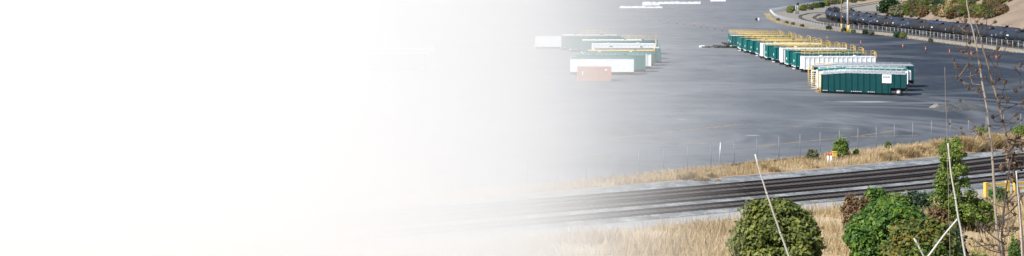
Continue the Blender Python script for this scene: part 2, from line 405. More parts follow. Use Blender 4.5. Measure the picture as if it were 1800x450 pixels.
# the far rail corridor and the cut hill behind it
corr = [P(*p) for p in [(1800, 93), (1675, 77), (1560, 62), (1478, 55), (1404, 47), (1362, 36), (1349, 24), (1387, 17), (1453, 6)]]
co = [(p.x, p.y) for p in smooth_line(corr, 12)]
sheet('rail_corridor_gravel', [(co[0][0], 120)] + co + [(500, 980), (560, 560), (320, 120)], -0.015, M['gravel'])

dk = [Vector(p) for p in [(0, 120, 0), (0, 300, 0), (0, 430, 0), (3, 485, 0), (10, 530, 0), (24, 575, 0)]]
sheet('painted_shade_ballast', [(131.5 + p.x * 1.0, p.y) for p in dk] + [(164 + p.x, p.y - 8) for p in reversed(dk)], -0.006, M['stain_and_shade'])  # darkened ballast sheet standing in for shade under the tank cars
def farhill(x, y):
    base = 158 + 0.02 * (y - 330)
    t = x - base
    if y > 520: t -= (y - 520) * 0.55                # the hill swings away to the right at its end
    z = 0 if t < 0 else 0.62 * t if t < 6 else 3.72 + 0.46 * (t - 6)
    z = min(z, 42 + 4 * math.sin(y * 0.03))
    k = min(1, max(0, t / 12))
    return z - 0.6 * (t < 0) + k * (1.3 * math.sin(x * 0.09 + y * 0.05) + 0.9 * math.sin(y * 0.13 - x * 0.07) + 0.5 * math.sin(x * 0.31 + y * .27))
mb = MB(); xs = [152 + 170 * (i / 85) for i in range(86)]; ys = [180 + 520 * j / 130 for j in range(131)]
for y in ys:
    for x in xs: mb.v.append((x, y, farhill(x, y)))
for j in range(130):
    for i in range(85):
        a = j * 86 + i; mb.f.append((a, a + 1, a + 87, a + 86)); mb.sm.append(True)
tag(mb.build('far_hill', M['cut']), kind='structure')

# painted yellow lines on the yard
def yline(pts, w=0.22):
    l = smooth_line([P(*p) for p in pts], 1.5); vs = []; fs = []
    for i, p in enumerate(l):
        t = l[min(i + 1, len(l) - 1)] - l[max(i - 1, 0)]; n = Vector((-t.y, t.x, 0)).normalized() * w / 2
        vs += [(p.x - n.x, p.y - n.y, 0.004), (p.x + n.x, p.y + n.y, 0.004)]
        if i: fs.append((2 * i - 2, 2 * i - 1, 2 * i + 1, 2 * i))
    me = bpy.data.meshes.new('painted_line'); me.from_pydata(vs, [], fs); me.materials.append(M['line']); me.update()
    tag(link('painted_line', me), kind='structure')
yline([(1060, 245), (1180, 232), (1304, 218)]); yline([(1304, 218), (1400, 222), (1500, 227)], 0.14)
yline([(1330, 257), (1400, 250), (1500, 240), (1577, 229)], 0.2); yline([(1490, 241), (1560, 239), (1612, 238)], 0.2)
yline([(860, 284), (960, 278), (1060, 271)]); yline([(1060, 246), (1180, 250), (1300, 254)], 0.14)

# ------------------------------------------------------------------ railway tracks
def offset(line, d):
    out = []
    for i, p in enumerate(line):
        t = line[min(i + 1, len(line) - 1)] - line[max(i - 1, 0)]; n = Vector((-t.y, t.x, 0)).normalized()
        out.append(p + n * d)
    return out
def track(line, label, group, ties=True, z=0.05):
    line = [Vector((p.x, p.y, 0)) for p in line]
    root = empty('rail_track', line[len(line) // 2] * 1.0, 0, label, 'rail track', group); o = line[len(line) // 2]
    loc = [p - o for p in line]
    for s in (-0.75, 0.75):
        mb = MB(); mb.sweep(offset(loc, s), 0.075, z + 0.055, z + 0.17); mb.sweep(offset(loc, s), 0.15, z + 0.035, z + 0.05)
        mb.build('rail', M['rail'], root)
    mb = MB(); lo, hi = offset(loc, -.70), offset(loc, .70)
    for i, (p, q) in enumerate(zip(lo, hi)):
        mb.v += [(p.x, p.y, z + .012), (q.x, q.y, z + .012)]
        if i: mb.f.append((2 * i - 2, 2 * i, 2 * i + 1, 2 * i - 1)); mb.sm.append(False)
    mb.build('stained_ballast', M['stain_and_shade'], root)
    if ties:
        mb = MB(); sl = smooth_line(loc, 0.55); r = random.Random(5)
        for i, p in enumerate(sl):
            t = sl[min(i + 1, len(sl) - 1)] - sl[max(i - 1, 0)]; t.z = 0; t.normalize(); n = Vector((-t.y, t.x, 0))
            a, b = 0.86 + r.uniform(-.10, .10), 0.115 + r.uniform(-.012, .012); h = z + 0.03 + r.uniform(-.02, 0)
            c = p + n * r.uniform(-.05, .05); vs = []
            for zz in (z - 0.1, h):
                for u, w in ((-a, -b), (a, -b), (a, b), (-a, b)):
                    q = c + n * u + t * w; vs.append((q.x, q.y, zz))
            mb.add(vs, [(3, 2, 1, 0), (4, 5, 6, 7), (0, 1, 5, 4), (1, 2, 6, 5), (2, 3, 7, 6), (3, 0, 4, 7)])
        tag(mb.build('sleepers', M['tie'], root), kind='stuff')
    return root
RZ = 0.2
def near_track(pts, label):
    w = [P(x, y, RZ) for x, y in pts]
    w = [w[0] + (w[0] - w[1]).normalized() * 60] + w + [w[-1] + (w[-1] - w[-2]).normalized() * 60]
    track(smooth_line(w, 2.0), label, 'tracks of the near main line')
near_track([(740, 405), (1240, 361.5), (1590, 329.5), (1750, 312)], 'rail track nearest the camera, beside the pale gravel road')
near_track([(740, 386), (1240, 345), (1590, 314), (1750, 296.5)], 'second rail track from the gravel road, in the middle of the line')
near_track([(740, 375), (1240, 335), (1590, 304.5), (1750, 286.5)], 'third rail track from the gravel road, converging on the farthest track')
near_track([(740, 369), (1240, 328.5), (1590, 296.5), (1750, 278)], 'rail track farthest from the gravel road, next to the dry verge')

# far curve
tA = [P(x, y, RZ) for x, y in [(1480, 46.5), (1419, 35.3), (1407, 29.5), (1413, 25.3), (1452, 21.5)]]
tB = [P(x, y, RZ) for x, y in [(1480, 41.5), (1443, 35), (1431, 30.5), (1440, 26), (1462, 23.5)]]
tA = [Vector((tA[0].x + 2, 260, 0)), Vector((tA[0].x + 1, 350, 0))] + tA + [Vector((260, 700, 0))]
tB = [Vector((tB[0].x - 1, 260, 0)), Vector((tB[0].x - 1, 350, 0))] + tB + [Vector((262, 685, 0))]
XT1, XT2 = 139.0, 149.0
tC = [Vector(p) for p in [(XT1, 200, 0), (XT1, 300, 0), (XT1, 430, 0), (XT1 + 4, 490, 0), (XT1 + 14, 550, 0), (XT1 + 36, 612, 0), (XT1 + 75, 655, 0), (290, 700, 0)]]
tD = [Vector(p) for p in [(XT2, 200, 0), (XT2, 300, 0), (XT2, 420, 0), (XT2 + 3, 480, 0), (XT2 + 12, 538, 0), (XT2 + 32, 595, 0), (XT2 + 70, 636, 0), (290, 680, 0)]]
lab = ['empty curved far track nearest the chain-link fence', 'empty curved far track between fence and tank cars',
       'far track under the front string of tank cars', 'far track under the rear string of tank cars']
for l, t in zip((tA, tB, tC, tD), lab): track(smooth_line(l, 5.0), t, 'tracks of the far yard curve', z=0.0)
for a, b, t in (((1497, 13.5), (1549, 4.5), 'nearer of two distant tracks beyond the tank cars'), ((1497, 10.5), (1540, 3), 'farther of two distant tracks beyond the tank cars')):
    p, q = P(*a), P(*b); track(smooth_line([p + (p - q) * 0.3, p, q, q + (q - p) * 0.6], 8.0), t, 'distant tracks beyond the hill', z=0.0)

# ------------------------------------------------------------------ chain-link fences
def fence(line, step, h, label, postr=0.045, rail=True, base=0.0, pmat='post_dark'):
    l = smooth_line(line, step); o = l[0]; root = empty('chain_link_fence', o, 0, label, 'fence')
    pm = MB().tube([(0, 0, -0.2), (0, 0, h + 0.08)], postr, 6).lathe([(postr * 1.25, h + 0.05), (postr * 1.1, h + 0.12), (0.005, h + 0.15)], n=6).mesh('post', M[pmat])
    for p in l: link('post', pm, root, loc=(p.x - o.x, p.y - o.y, base))
    if rail:
        MB().tube([(p.x - o.x, p.y - o.y, base + h) for p in l], 0.022, 5).build('top_rail', M['galv'], root)
    vs, fs, us = [], [], []; d = 0
    for i, p in enumerate(l):
        if i: d += (p - l[i - 1]).length
        vs += [(p.x - o.x, p.y - o.y - 0.03, base + 0.04), (p.x - o.x, p.y - o.y - 0.03, base + h)]; us += [(d, 0), (d, h)]
        if i: fs.append((2 * i - 2, 2 * i, 2 * i + 1, 2 * i - 1))
    me = bpy.data.meshes.new('wire_mesh'); me.from_pydata(vs, [], fs); uvl = me.uv_layers.new(name='UVMap')
    for lp in me.loops: uvl.data[lp.index].uv = us[lp.vertex_index]
    me.materials.append(M['chain']); me.update(); link('wire_mesh', me, root)
    return root
nf = [P(700, 345), P(1000, 322), P(1265, 293), P(1413, 277), P(1578, 257), P(1703, 245), P(1800, 236)]
nf += [nf[-1] + (nf[-1] - nf[-2]) * 2]
fence(nf, 2.95, 2.35, 'tall chain-link fence along the near edge of the asphalt yard', 0.038, rail=False)
gp = P(1263.5, 293)
r = empty('gate_post', gp, 0, 'thick pale steel post standing at the chain-link fence', 'post')
MB().tube([(0, -0.25, 0), (0.13, -0.25, 2.4)], 0.06, 8).build('pipe', M['galv'], r)
MB().box(-0.35, 0.15, -0.4, -0.1, 0, 0.09).build('foot_plate', M['silver'], r)
MB().sweep([P(1283, 291.5) + Vector((0, -.35, 0)), P(1353, 284.5) + Vector((0, -.35, 0)), P(1422, 276.5) + Vector((0, -.35, 0))], 0.22, -0.02, 0.2)
eb = MB().sweep([p + Vector((0, -.35, 0)) for p in (P(1283, 291.5), P(1353, 284.5), P(1422, 276.5))], 0.22, -0.02, 0.2).build('edging_beam', M['dark'])
tag(eb, 'dark low edging beam along the foot of the near fence', 'beam')

fl = [p + Vector((1.4, 0, 0)) for p in fence_loop]
fl[0] = fl[0] + (fl[0] - fl[1]) * 0.5
fence(fl[:7], 3.0, 2.6, 'long chain-link fence between yard and tank cars, bending away at its far end', 0.045, pmat='galv')
fence([fl[6], fl[7], fl[8]], 4.0, 2.8, 'distant chain-link fence run behind the curved tracks', 0.07, pmat='galv')
bl = smooth_line([p + Vector((0.2, 0, 0)) for p in fence_loop[:4]], 3.05)
root = empty('concrete_barrier', bl[0], 0, 'low pale concrete barrier in front of the tank car fence', 'barrier')
for a, b in zip(bl, bl[1:]):
    d = b - a; n = d.length / 2 - 0.012
    mb = MB().prism([(-0.32, 0), (0.32, 0), (0.26, 0.12), (0.12, 0.34), (0.09, 0.8), (-0.09, 0.8), (-0.12, 0.34), (-0.26, 0.12)], -n, n)
    mb.build('barrier_block', M['concrete'], root, loc=(a + b) / 2 - bl[0], rot=(0, 0, math.atan2(-d.x, d.y)))

# ------------------------------------------------------------------ frac tanks
def wheel_mesh():
    me = MB().lathe([(0.2, -0.17), (0.42, -0.19), (0.51, -0.12), (0.51, 0.12), (0.42, 0.19), (0.2, 0.17)], 'y', 18).mesh('tyre', M['rubber'])
    hub = MB().lathe([(0.30, -0.205), (0.27, -0.19), (0.15, -0.14), (0.13, -0.23), (0.05, -0.24), (0.05, 0.2)], 'y', 14).mesh('rim', M['white'])
    return me, hub
TYRE, RIM = wheel_mesh()
SHARED = {}
def shared(key, fn):
    if key not in SHARED: SHARED[key] = fn()
    return SHARED[key]

def rails_mesh(x0, x1, y, z, h, mat, r=0.023):
    mb = MB(); n = max(2, round((x1 - x0) / 1.75))
    for k in range(n + 1):
        x = x0 + (x1 - x0) * k / n; mb.tube([(x, y, z), (x, y, z + h)], r, 5)
    mb.tube([(x0, y, z + h), (x1, y, z + h)], r, 5); mb.tube([(x0, y, z + h * 0.52), (x1, y, z + h * 0.52)], r * 0.85, 5)
    return mb
def ladder_mesh(x, y0, y1, z0, z1, mat, out=0.0, ext=1.0):
    mb = MB()
    for y in (y0, y1):
        mb.tube([(x - out, y, z0), (x, y, z1 + ext)], 0.05, 5)
    n = int((z1 - z0) / 0.3)
    for k in range(n + 1):
        z = z0 + 0.15 + k * 0.3; xx = x - out * (1 - (z - z0) / (z1 + ext - z0)); mb.tube([(xx, y0, z), (xx, y1, z)], 0.04, 5)
    return mb

def frac_tank(loc, rz, L, label, group, body='green', roof=None, rails='yellow', H=2.95, W=2.55, peak=False, ladder=-1, wheels=1, endlabels=True, ribs=True, sign=False, seed=0, door=None, railparts=(0, 1), hatch=True, lcol=None):
    """A trailer-mounted steel storage tank; local x runs along it, y = 0 is the near long side, the rear axle is at +x."""
    r = random.Random(seed); t = empty('storage_tank', loc, rz, label, 'tank', group)
    z0 = 0.32 if peak else 0.58; nb = 2.35                          # floor height, wheel bay length
    HL = H - 0.38 if peak else H
    xp = L * 0.3
    prof = [(0, z0), (L - nb, z0), (L - nb, 1.28), (L, 1.28), (L, H)] if wheels > 0 else [(0, z0), (L, z0), (L, H)]
    prof += [(xp, H), (0, HL)] if peak else [(0, H)]
    b = MB().prism(prof, 0, W).build('body', M[body], t)
    def top(x): return HL + (H - HL) * min(1, x / xp) if peak else H
    # ribs: near and far long side, and the ends
    if ribs:
        n = round(L / 0.92)
        for k in range(n + 1):
            x = 0.05 + (L - 0.1) * k / n
            lo = 1.28 if wheels > 0 and x > L - nb - 0.05 else z0
            hh = round(top(x) - lo, 2)
            me = shared(('rib', hh, body), lambda: MB().box(-0.05, 0.05, -0.11, 0.0, 0, hh - 0.004).mesh('rib', M[body]))
            link('rib', me, b, loc=(x, -0.001, lo + 0.002))
        mb = MB()
        for y in (0.05, W * 0.36, W * 0.68, W - 0.05): mb.box(-0.07, -0.001, y - 0.04, y + 0.04, z0 + 0.01, HL - 0.01)
        mb.build('end_stiffeners', M[body], b)
    # rims and roof
    mb = MB().box(-0.09, L + 0.05, -0.075, 0.0 - 0.002, H - 0.13, H + 0.03) if not peak else MB().prism([(-0.05, HL - 0.1), (xp, H - 0.1), (L + .04, H - 0.1), (L + .04, H + 0.035), (xp, H + 0.035), (-0.05, HL + 0.035)], -0.075, -0.002)
    mb.build('top_rim', M[roof or body], t)
    if not peak:
        MB().box(0.02, L - 0.02, 0.02, W - 0.02, H + 0.004, H + 0.05).build('roof', M[roof or body], t)
    else:
        MB().prism([(0.03, HL + 0.01), (xp, H + 0.01), (L - .03, H + 0.01), (L - .03, H + 0.07), (xp, H + 0.07), (0.03, HL + 0.07)], 0.05, W - 0.05).build('roof', M[roof or body], t)
    MB().box(0, L - (nb if wheels > 0 else 0), 0.15, 0.40, 0.10, z0 - 0.004).box(0, L - (nb if wheels > 0 else 0), W - .4, W - .15, 0.10, z0 - 0.004).box(0.6, 1.0, 0.2, W - 0.2, 0.0, 0.098).box(L * .5, L * .5 + .3, 0.2, W - 0.2, 0.0, 0.098).build('skid', M['running'], t)
    # railings
    if rails and not peak:
        zr = H + 0.05
        x0, x1 = L * railparts[0] + 0.1, L * railparts[1] - 0.1
        for y in (0.12, W - 0.12):
            me = shared(('rails', round(x0, 2), round(x1, 2), y, zr, rails), lambda: rails_mesh(x0, x1, y, zr, 1.08, M[rails]).mesh('guard_rail', M[rails])); link('guard_rail', me, t)
        for x in (x0, x1):
            mb = MB()
            for z in (zr + 0.56, zr + 1.08): mb.tube([(x, 0.12, z), (x, W - 0.12, z)], 0.033, 5)
            mb.build('end_rail', M[rails], t)
        MB().box(x0, x1, W * 0.32, W * 0.68, H + 0.056, H + 0.10).build('walkway', M[rails if rails == 'yellow' and r.random() < 0.25 else 'galv'], t)
    if hatch and not peak:
        for x in (L * 0.25, L * 0.72):
            mb = MB().lathe([(0.32, 0), (0.32, 0.18), (0.36, 0.18), (0.36, 0.24), (0.12, 0.28)], n=12, origin=(x, W * 0.82 if r.random() < .5 else W * 0.2, H + 0.05)); mb.build('roof_hatch', M[body], t)
    # ladder
    if ladder:
        lc = lcol or 'yellow'
        x = -0.12 if ladder < 0 else L + 0.12
        if peak:                                  # stair ladder standing beside the left end, facing the near side
            mb = MB()
            for xx in (-0.95, -0.12): mb.tube([(xx, 0.05, 0.0), (xx, 0.35, HL - 0.1)], 0.055, 6)
            for q in range(10):
                f = (q + .5) / 10; mb.box(-0.93, -0.14, 0.05 + .3 * f - .06, 0.05 + .3 * f + .06, (HL - .1) * f - .03, (HL - .1) * f + .03)
            mb.box(-1.0, -0.08, 0.3, 1.3, HL - .12, HL - .06); mb.build('ladder', M[lc], t)
        else: ladder_mesh(x, 0.15, 1.05, 0.05 if ladder < 0 or not wheels else 0.5, HL if peak else H, M[lc], 0.75 if ladder < 0 else -0.3, 0.1 if peak else 1.0).build('ladder', M[lc], t)
    # running gear
    if wheels > 0:
        ax = MB().box(L - nb + 0.1, L - 0.1, 0.5, W - 0.5, 0.78, 1.2).tube([(L - 1.15, 0.1, 0.52), (L - 1.15, W - 0.1, 0.52)], 0.09, 8); ax.box(L - 0.1, L + 0.08, 0.1, W - 0.1, 0.55, 1.24)
        ax.build('axle', M['running'], t)
        for y in (0.22, W - 0.22):
            w = link('wheel', TYRE, t, loc=(L - 1.15, y, 0.51)); link('rim', RIM, w, rot=(0, 0, 0 if y < 1 else math.pi))
        MB().box(L - nb + 0.15, L - 0.02, -0.075, 0.5, 1.20, 1.278).build('mudguard', M[body], t)
    # valves and labels on the left end
    if endlabels:
        for y, z, s in ((0.5, 0.62, .16), (W - 0.5, 0.7, .16)):
            mb = MB().lathe([(s, -0.34), (s, -0.28), (s * .7, -0.28), (s * .7, -0.08), (s * 1.1, -0.08), (s * 1.1, -0.0)], 'x', 10, (0, y, z)); mb.build('outlet_valve', M['white' if r.random() < 0.8 else 'running'], t)
        MB().box(-0.085, -0.072, W * 0.42, W * 0.62, 1.55, 2.0).build('placard', M['white'], t)
        MB().box(-0.5, -0.07, 0.3, 0.8, 0.10, 0.30).build('hose_tray', M['white' if seed % 3 == 0 else 'running'], t)
    if door:
        MB().box(0.7, 2.6, -0.10, -0.062, 0.6, H - 0.5).build('side_panel', M[door], t)
    # reflective tape dashes low on the near side
    mb = MB(); x = 0.2
    while x < L - nb - 1.5:
        nseg = r.choice((3, 4, 6))
        for q in range(nseg):
            if x > L - nb - 0.4: break
            mb.box(x, x + 0.16, -0.125, -0.112, z0 + 0.10, z0 + 0.19); x += 0.29
        x += r.uniform(0.6, 1.4)
    mb.build('reflective_tape', M['white'], t)
    return t

def ordinal(k): return ['first', 'second', 'third', 'fourth', 'fifth', 'sixth', 'seventh', 'eighth', 'ninth', 'tenth', 'eleventh', 'twelfth', 'thirteenth', 'fourteenth', 'fifteenth', 'sixteenth', 'seventeenth', 'eighteenth', 'nineteenth', 'twentieth', 'twenty-first', 'twenty-second'][k]

# long row right of the middle
a, b = P(1281.5, 82.5), P(1413.5, 127.5)
cols = ['green_pale', 'green', 'green', 'green_pale', 'green_pale', 'green', 'green_pale', 'white', 'green_pale', 'green', 'white', 'green_pale', 'green_pale', 'white']
roofs = [None, 'white', None, None, None, 'galv', None, 'white', None, None, 'white', None, None, None]
N = len(cols)
for i in range(N):
    k = i / (N - 1); p = a.lerp(b, k); rr = random.Random(i)
    p.x += rr.uniform(-0.5, 0.5); p.y += rr.uniform(-.4, .4)
    if i == N - 1: p = b
    cw = {'green_pale': 'faded teal', 'green': 'teal green', 'white': 'white'}[cols[i]]
    rel = 'nearest the camera' if i == N - 1 else 'farthest from the camera' if i == 0 else f'{ordinal(N - 1 - i)} from the near end'
    frac_tank(p, math.radians(rr.uniform(-0.8, 0.8) + 0.5), 14.0 + rr.uniform(-.3, .3), f'{cw} tank trailer with yellow rails, {rel} of the long row', 'tanks in the long row',
              cols[i], roofs[i], 'yellow', H=3.5 + rr.uniform(-.12, .12) if i < N - 1 else 3.1, ladder=1, seed=i, door='green' if i == 10 else None)

# three tanks angled in front of the row
pa, pb = P(1444, 163.5), P(1586, 168.5)
ang = math.atan2(pb.y - pa.y, pb.x - pa.x)
nrm = Vector((-math.sin(ang), math.cos(ang), 0)); axd = Vector((math.cos(ang), math.sin(ang), 0))
LA = (pb - pa).length + 0.6
tA_ = frac_tank(pa, ang, LA, 'deep green open tank with white square sign, front of three parked together', 'tanks parked at the near corner of the yard', 'green_dark', 'galv', None, H=3.45, peak=True, ladder=-1, seed=41)
def by_px(l, r_): 
    p, q = P(*l), P(*r_); return p, math.atan2(q.y - p.y, q.x - p.x), (q - p).length
pB, aB, LB = by_px((1437, 157.5), (1596, 161)); pC, aC, LC = by_px((1431, 151.5), (1606, 154))
tB_ = frac_tank(pB, aB, LB, 'white tank between two green ones, mostly hidden behind the front tank', 'tanks parked at the near corner of the yard', 'white', 'green_pale', None, H=3.6, peak=True, ladder=-1, seed=42, lcol='white')
tC_ = frac_tank(pC, aC, LC, 'rear green tank of the three at the near corner, its wheel showing at right', 'tanks parked at the near corner of the yard', 'green_dark', 'galv', None, H=3.75, peak=True, ladder=-1, seed=43)
def top_pipes(t, L, H, W, mat, xp):
    for y, zz in ((0.12, 0.30), (W * 0.5, 0.42), (W - 0.12, 0.30)):
        mb = MB(); mb.tube([(0.1, y, H - 0.38 + zz), (xp, y, H + zz), (L - 0.2, y, H + zz - 0.02)], 0.05, 6)
        for k in range(12):
            x = 0.4 + (L - 0.8) * k / 11; h = H - 0.38 + 0.38 * min(1, x / xp); mb.tube([(x, y, h + 0.05), (x, y, h + zz)], 0.035, 5)
        mb.build('folded_rail', M[mat], t)
    mb = MB(); n = 9
    for k in range(n):
        x = xp + 0.3 + (L - xp - 0.8) * k / n; w = (L - xp - 0.8) / n - 0.1
        mb.box(x, x + w, W * 0.18, W * 0.82, H + 0.075, H + 0.16 + 0.05 * (k % 2))
    mb.build('grating', M[mat], t)
top_pipes(tA_, LA, 3.45, 2.55, 'galv', LA * .3); top_pipes(tB_, LB, 3.6, 2.55, 'silver', LB * .3); top_pipes(tC_, LC, 3.75, 2.55, 'galv', LC * .3)
MB().box(LB + .08, LB + .5, 0.3, 0.42, 1.9, 3.3).box(LB + .08, LB + .5, 1.0, 1.12, 1.9, 3.3).box(LB + .08, LB + .5, 0.3, 1.12, 3.3, 3.42).build('stowed_frame', M['white'], tB_)
for t_, L_, H_ in ((tC_, LC, 3.75),):
    rails_mesh(0.2, L_ * 0.27, 0.3, H_ - 0.30, 0.55, M['yellow'], 0.045).build('yellow_step_rail', M['yellow'], t_)
# sign on the front tank
sx = LA * 0.775
sg = MB().box(sx - 0.70, sx + 0.70, -0.135, -0.112, 1.95, 3.31).build('sign_board', M['white'], tA_)
sg['label'] = 'white square sign reading BAKER'
def text_mesh(s, size, mat):
    cu = bpy.data.curves.new('lettering', 'FONT'); cu.body = s; cu.size = size; cu.align_x = 'CENTER'; cu.extrude = 0.003; cu.offset = 0.012
    o = bpy.data.objects.new('lettering_tmp', cu); COL.objects.link(o)
    dg = bpy.context.evaluated_depsgraph_get(); me = bpy.data.meshes.new_from_object(o.evaluated_get(dg)); me.name = 'lettering'
    bpy.data.objects.remove(o); me.materials.clear(); me.materials.append(mat); return me
link('lettering', text_mesh('BAKER', 0.36, M['blueprint']), sg, loc=(sx, -0.140, 2.78), rot=(math.radians(90), 0, 0))

# middle cluster behind the added fade
g = 'tanks of the middle cluster'
def cl(px, py, L, ang, label, **k): return frac_tank(P(px, py), math.radians(ang), L, label, g, **k)
cl(941, 86, 9.0, 0, 'plain white tank at the left end of the middle cluster', body='white', rails=None, wheels=0, ladder=0, ribs=False, seed=51, hatch=False, H=3.3)
cl(988, 88.5, 14.5, 0, 'teal tank behind the right end of the plain white tank', body='green', roof='white', rails='yellow', railparts=(.35, .95), ladder=0, seed=52, wheels=0, H=4.0)
cl(1004, 91.5, 13.6, 0, 'teal tank with dark roof, second from the back of the cluster', body='green', rails=None, ladder=0, seed=53, wheels=0, H=3.9)
cl(1062, 95, 13.4, 0, 'teal tank with short yellow rail at the back right of the middle cluster', body='green', rails='yellow', railparts=(.34, .98), ladder=0, seed=54, wheels=0, H=3.4)
cl(1024, 97, 14.6, 0, 'teal tank with white roof in the middle of the cluster', body='green_pale', roof='white', rails=None, ladder=0, seed=55, wheels=0, H=3.7)
cl(1042, 104, 14.6, 0, 'white tank with white roof in the middle cluster', body='white', roof='white', rails=None, ladder=1, seed=56, H=3.5, wheels=0)
cl(1048, 111, 14.0, 0, 'teal tank with right-hand ladder behind the yellow-roofed tank', body='green', roof='silver', rails=None, ladder=1, seed=60, H=3.4, wheels=0, lcol='green')
cl(1034, 116, 14.0, 0, 'teal tank with yellow roof behind the large white box', body='green', roof='yellow', rails=None, ladder=1, seed=57, H=3.3, wheels=0)
cl(1026, 121.5, 13.9, 0, 'white tank showing its right end beyond the teal one', body='white', roof='green_pale', rails=None, ladder=0, seed=63, H=3.2, wheels=0)
cl(1014, 127, 13.7, 0, 'teal tank directly behind the large white box', body='green_pale', rails=None, ladder=0, seed=58, H=3.35, wheels=0)
cl(1003.5, 132, 12.15, 0, 'long white box standing behind the small red-brown container', body='white', roof='green_pale', rails=None, wheels=0, ladder=0, seed=59, ribs=False, endlabels=False, H=3.35, hatch=False)
# left cluster, almost lost in the added fade
g = 'tanks of the left cluster'
cl(657, 116, 12.5, 0, 'faded-out tank with guard rails, rear of the pair at left', body='green', roof='white', rails='yellow', ladder=1, seed=61, H=3.6)
cl(645, 125, 12.3, 0, 'faded-out tank with guard rails and ladder, front of the pair at left', body='green', roof='white', rails='yellow', ladder=1, seed=62, H=3.6)

# small shipping container with corrugated walls
def container(loc, rz, L, W, H, mat, label):
    t = empty('shipping_container', loc, rz, label, 'container'); d = 0.05
    mb = MB(); n = int(L / 0.28); prof = []
    for k in range(n):
        x = 0.08 + (L - 0.16) * k / n; s = (L - 0.16) / n
        prof += [(x, d), (x + s * .35, d), (x + s * .5, 0.02), (x + s * .85, 0.02)]
    prof.append((L - 0.08, d))
    for y, sg_ in ((0, 1), (W, -1)):
        vs = [(x, y + sg_ * q, z) for z in (0.15, H - 0.08) for x, q in prof]; m = len(prof)
        mb.add(vs, [(i, i + 1, m + i + 1, m + i) for i in range(m - 1)])
    mb.build('corrugated_side', mat, t)
    MB().box(0.06, 0.09, 0.1, W - 0.1, 0.15, H - 0.08).box(L - 0.09, L - 0.06, 0.1, W - 0.1, 0.15, H - 0.08).build('end_wall', mat, t)
    MB().box(0.05, L - 0.05, 0.06, W - 0.06, H - 0.06, H - 0.02).build('roof', mat, t)
    MB().box(0.1, L - 0.1, 0.08, W - .08, 0.1, 0.18).build('floor', mat, t)
    mb = MB()
    for x in (0, L - 0.12):
        for y in (0, W - 0.12): mb.box(x, x + 0.12, y, y + 0.12, 0, H)
    for y in (0.005, W - 0.105):
        for z in (0.03, H - 0.12): mb.box(0.12, L - 0.12, y, y + 0.1, z, z + 0.118)
    for x in (0.005, L - 0.105):
        for z in (0.03, H - 0.12): mb.box(x, x + 0.1, 0.12, W - 0.12, z, z + 0.118)
    mb.build('frame', mat, t)
    MB().box(0.7, 0.95, 0.004, 0.018, 1.1, 1.85).box(4.85, 5.3, 0.004, 0.018, 1.9, 2.2).build('marking', M['white'], t)
    for y in (0.5, 1.0, 1.45, 1.95): MB().tube([(L - 0.03, y, 0.2), (L - 0.03, y, H - 0.15)], 0.02, 5).build('lock_rod', M['galv'], t)
    return t
container(P(1016, 142.7), 0.0, 6.06, 2.44, 2.55, M['brown_box'], 'small faded red-brown shipping container in front of the white box')

# scrap hose pile left of the row
def hose_pile():
    t = empty('hose_pile', P(1262, 84), 0, 'dark heap of hoses and scrap left of the farthest row tank', 'scrap heap'); r = random.Random(9)
    for k in range(16):
        x = r.uniform(-3.5, 3.2); y = r.uniform(-1.5, 1.5); z = 0.12 + max(0, (x + 3) * 0.28) * r.uniform(0, 1)
        pts = [(x + 0.7 * math.cos(q) * r.uniform(.8, 1.2), y + 0.7 * math.sin(q), z + 0.12 * math.sin(q * 2 + k) + .05) for q in [i * 0.6 for i in range(11)]]
        MB().tube(pts, 0.12, 6).build('hose_coil', M['dark'], t)
    for k in range(6):
        x = r.uniform(0, 3); MB().box(x, x + r.uniform(.5, 1.2), -.5 + k * .2, .1 + k * .2, 0, r.uniform(.4, 1.3)).build('scrap_block', M['dark'], t)
    return t
hose_pile()
o = MB().box(-0.75, 0.75, -0.5, 0.5, 0, 0.35).box(-0.6, 0.6, -0.4, 0.4, 0.35, 0.5).build('pallet_bundle', M['white'], loc=P(1234, 83)); tag(o, 'small white wrapped bundle left of the scrap hoses', 'bundle')

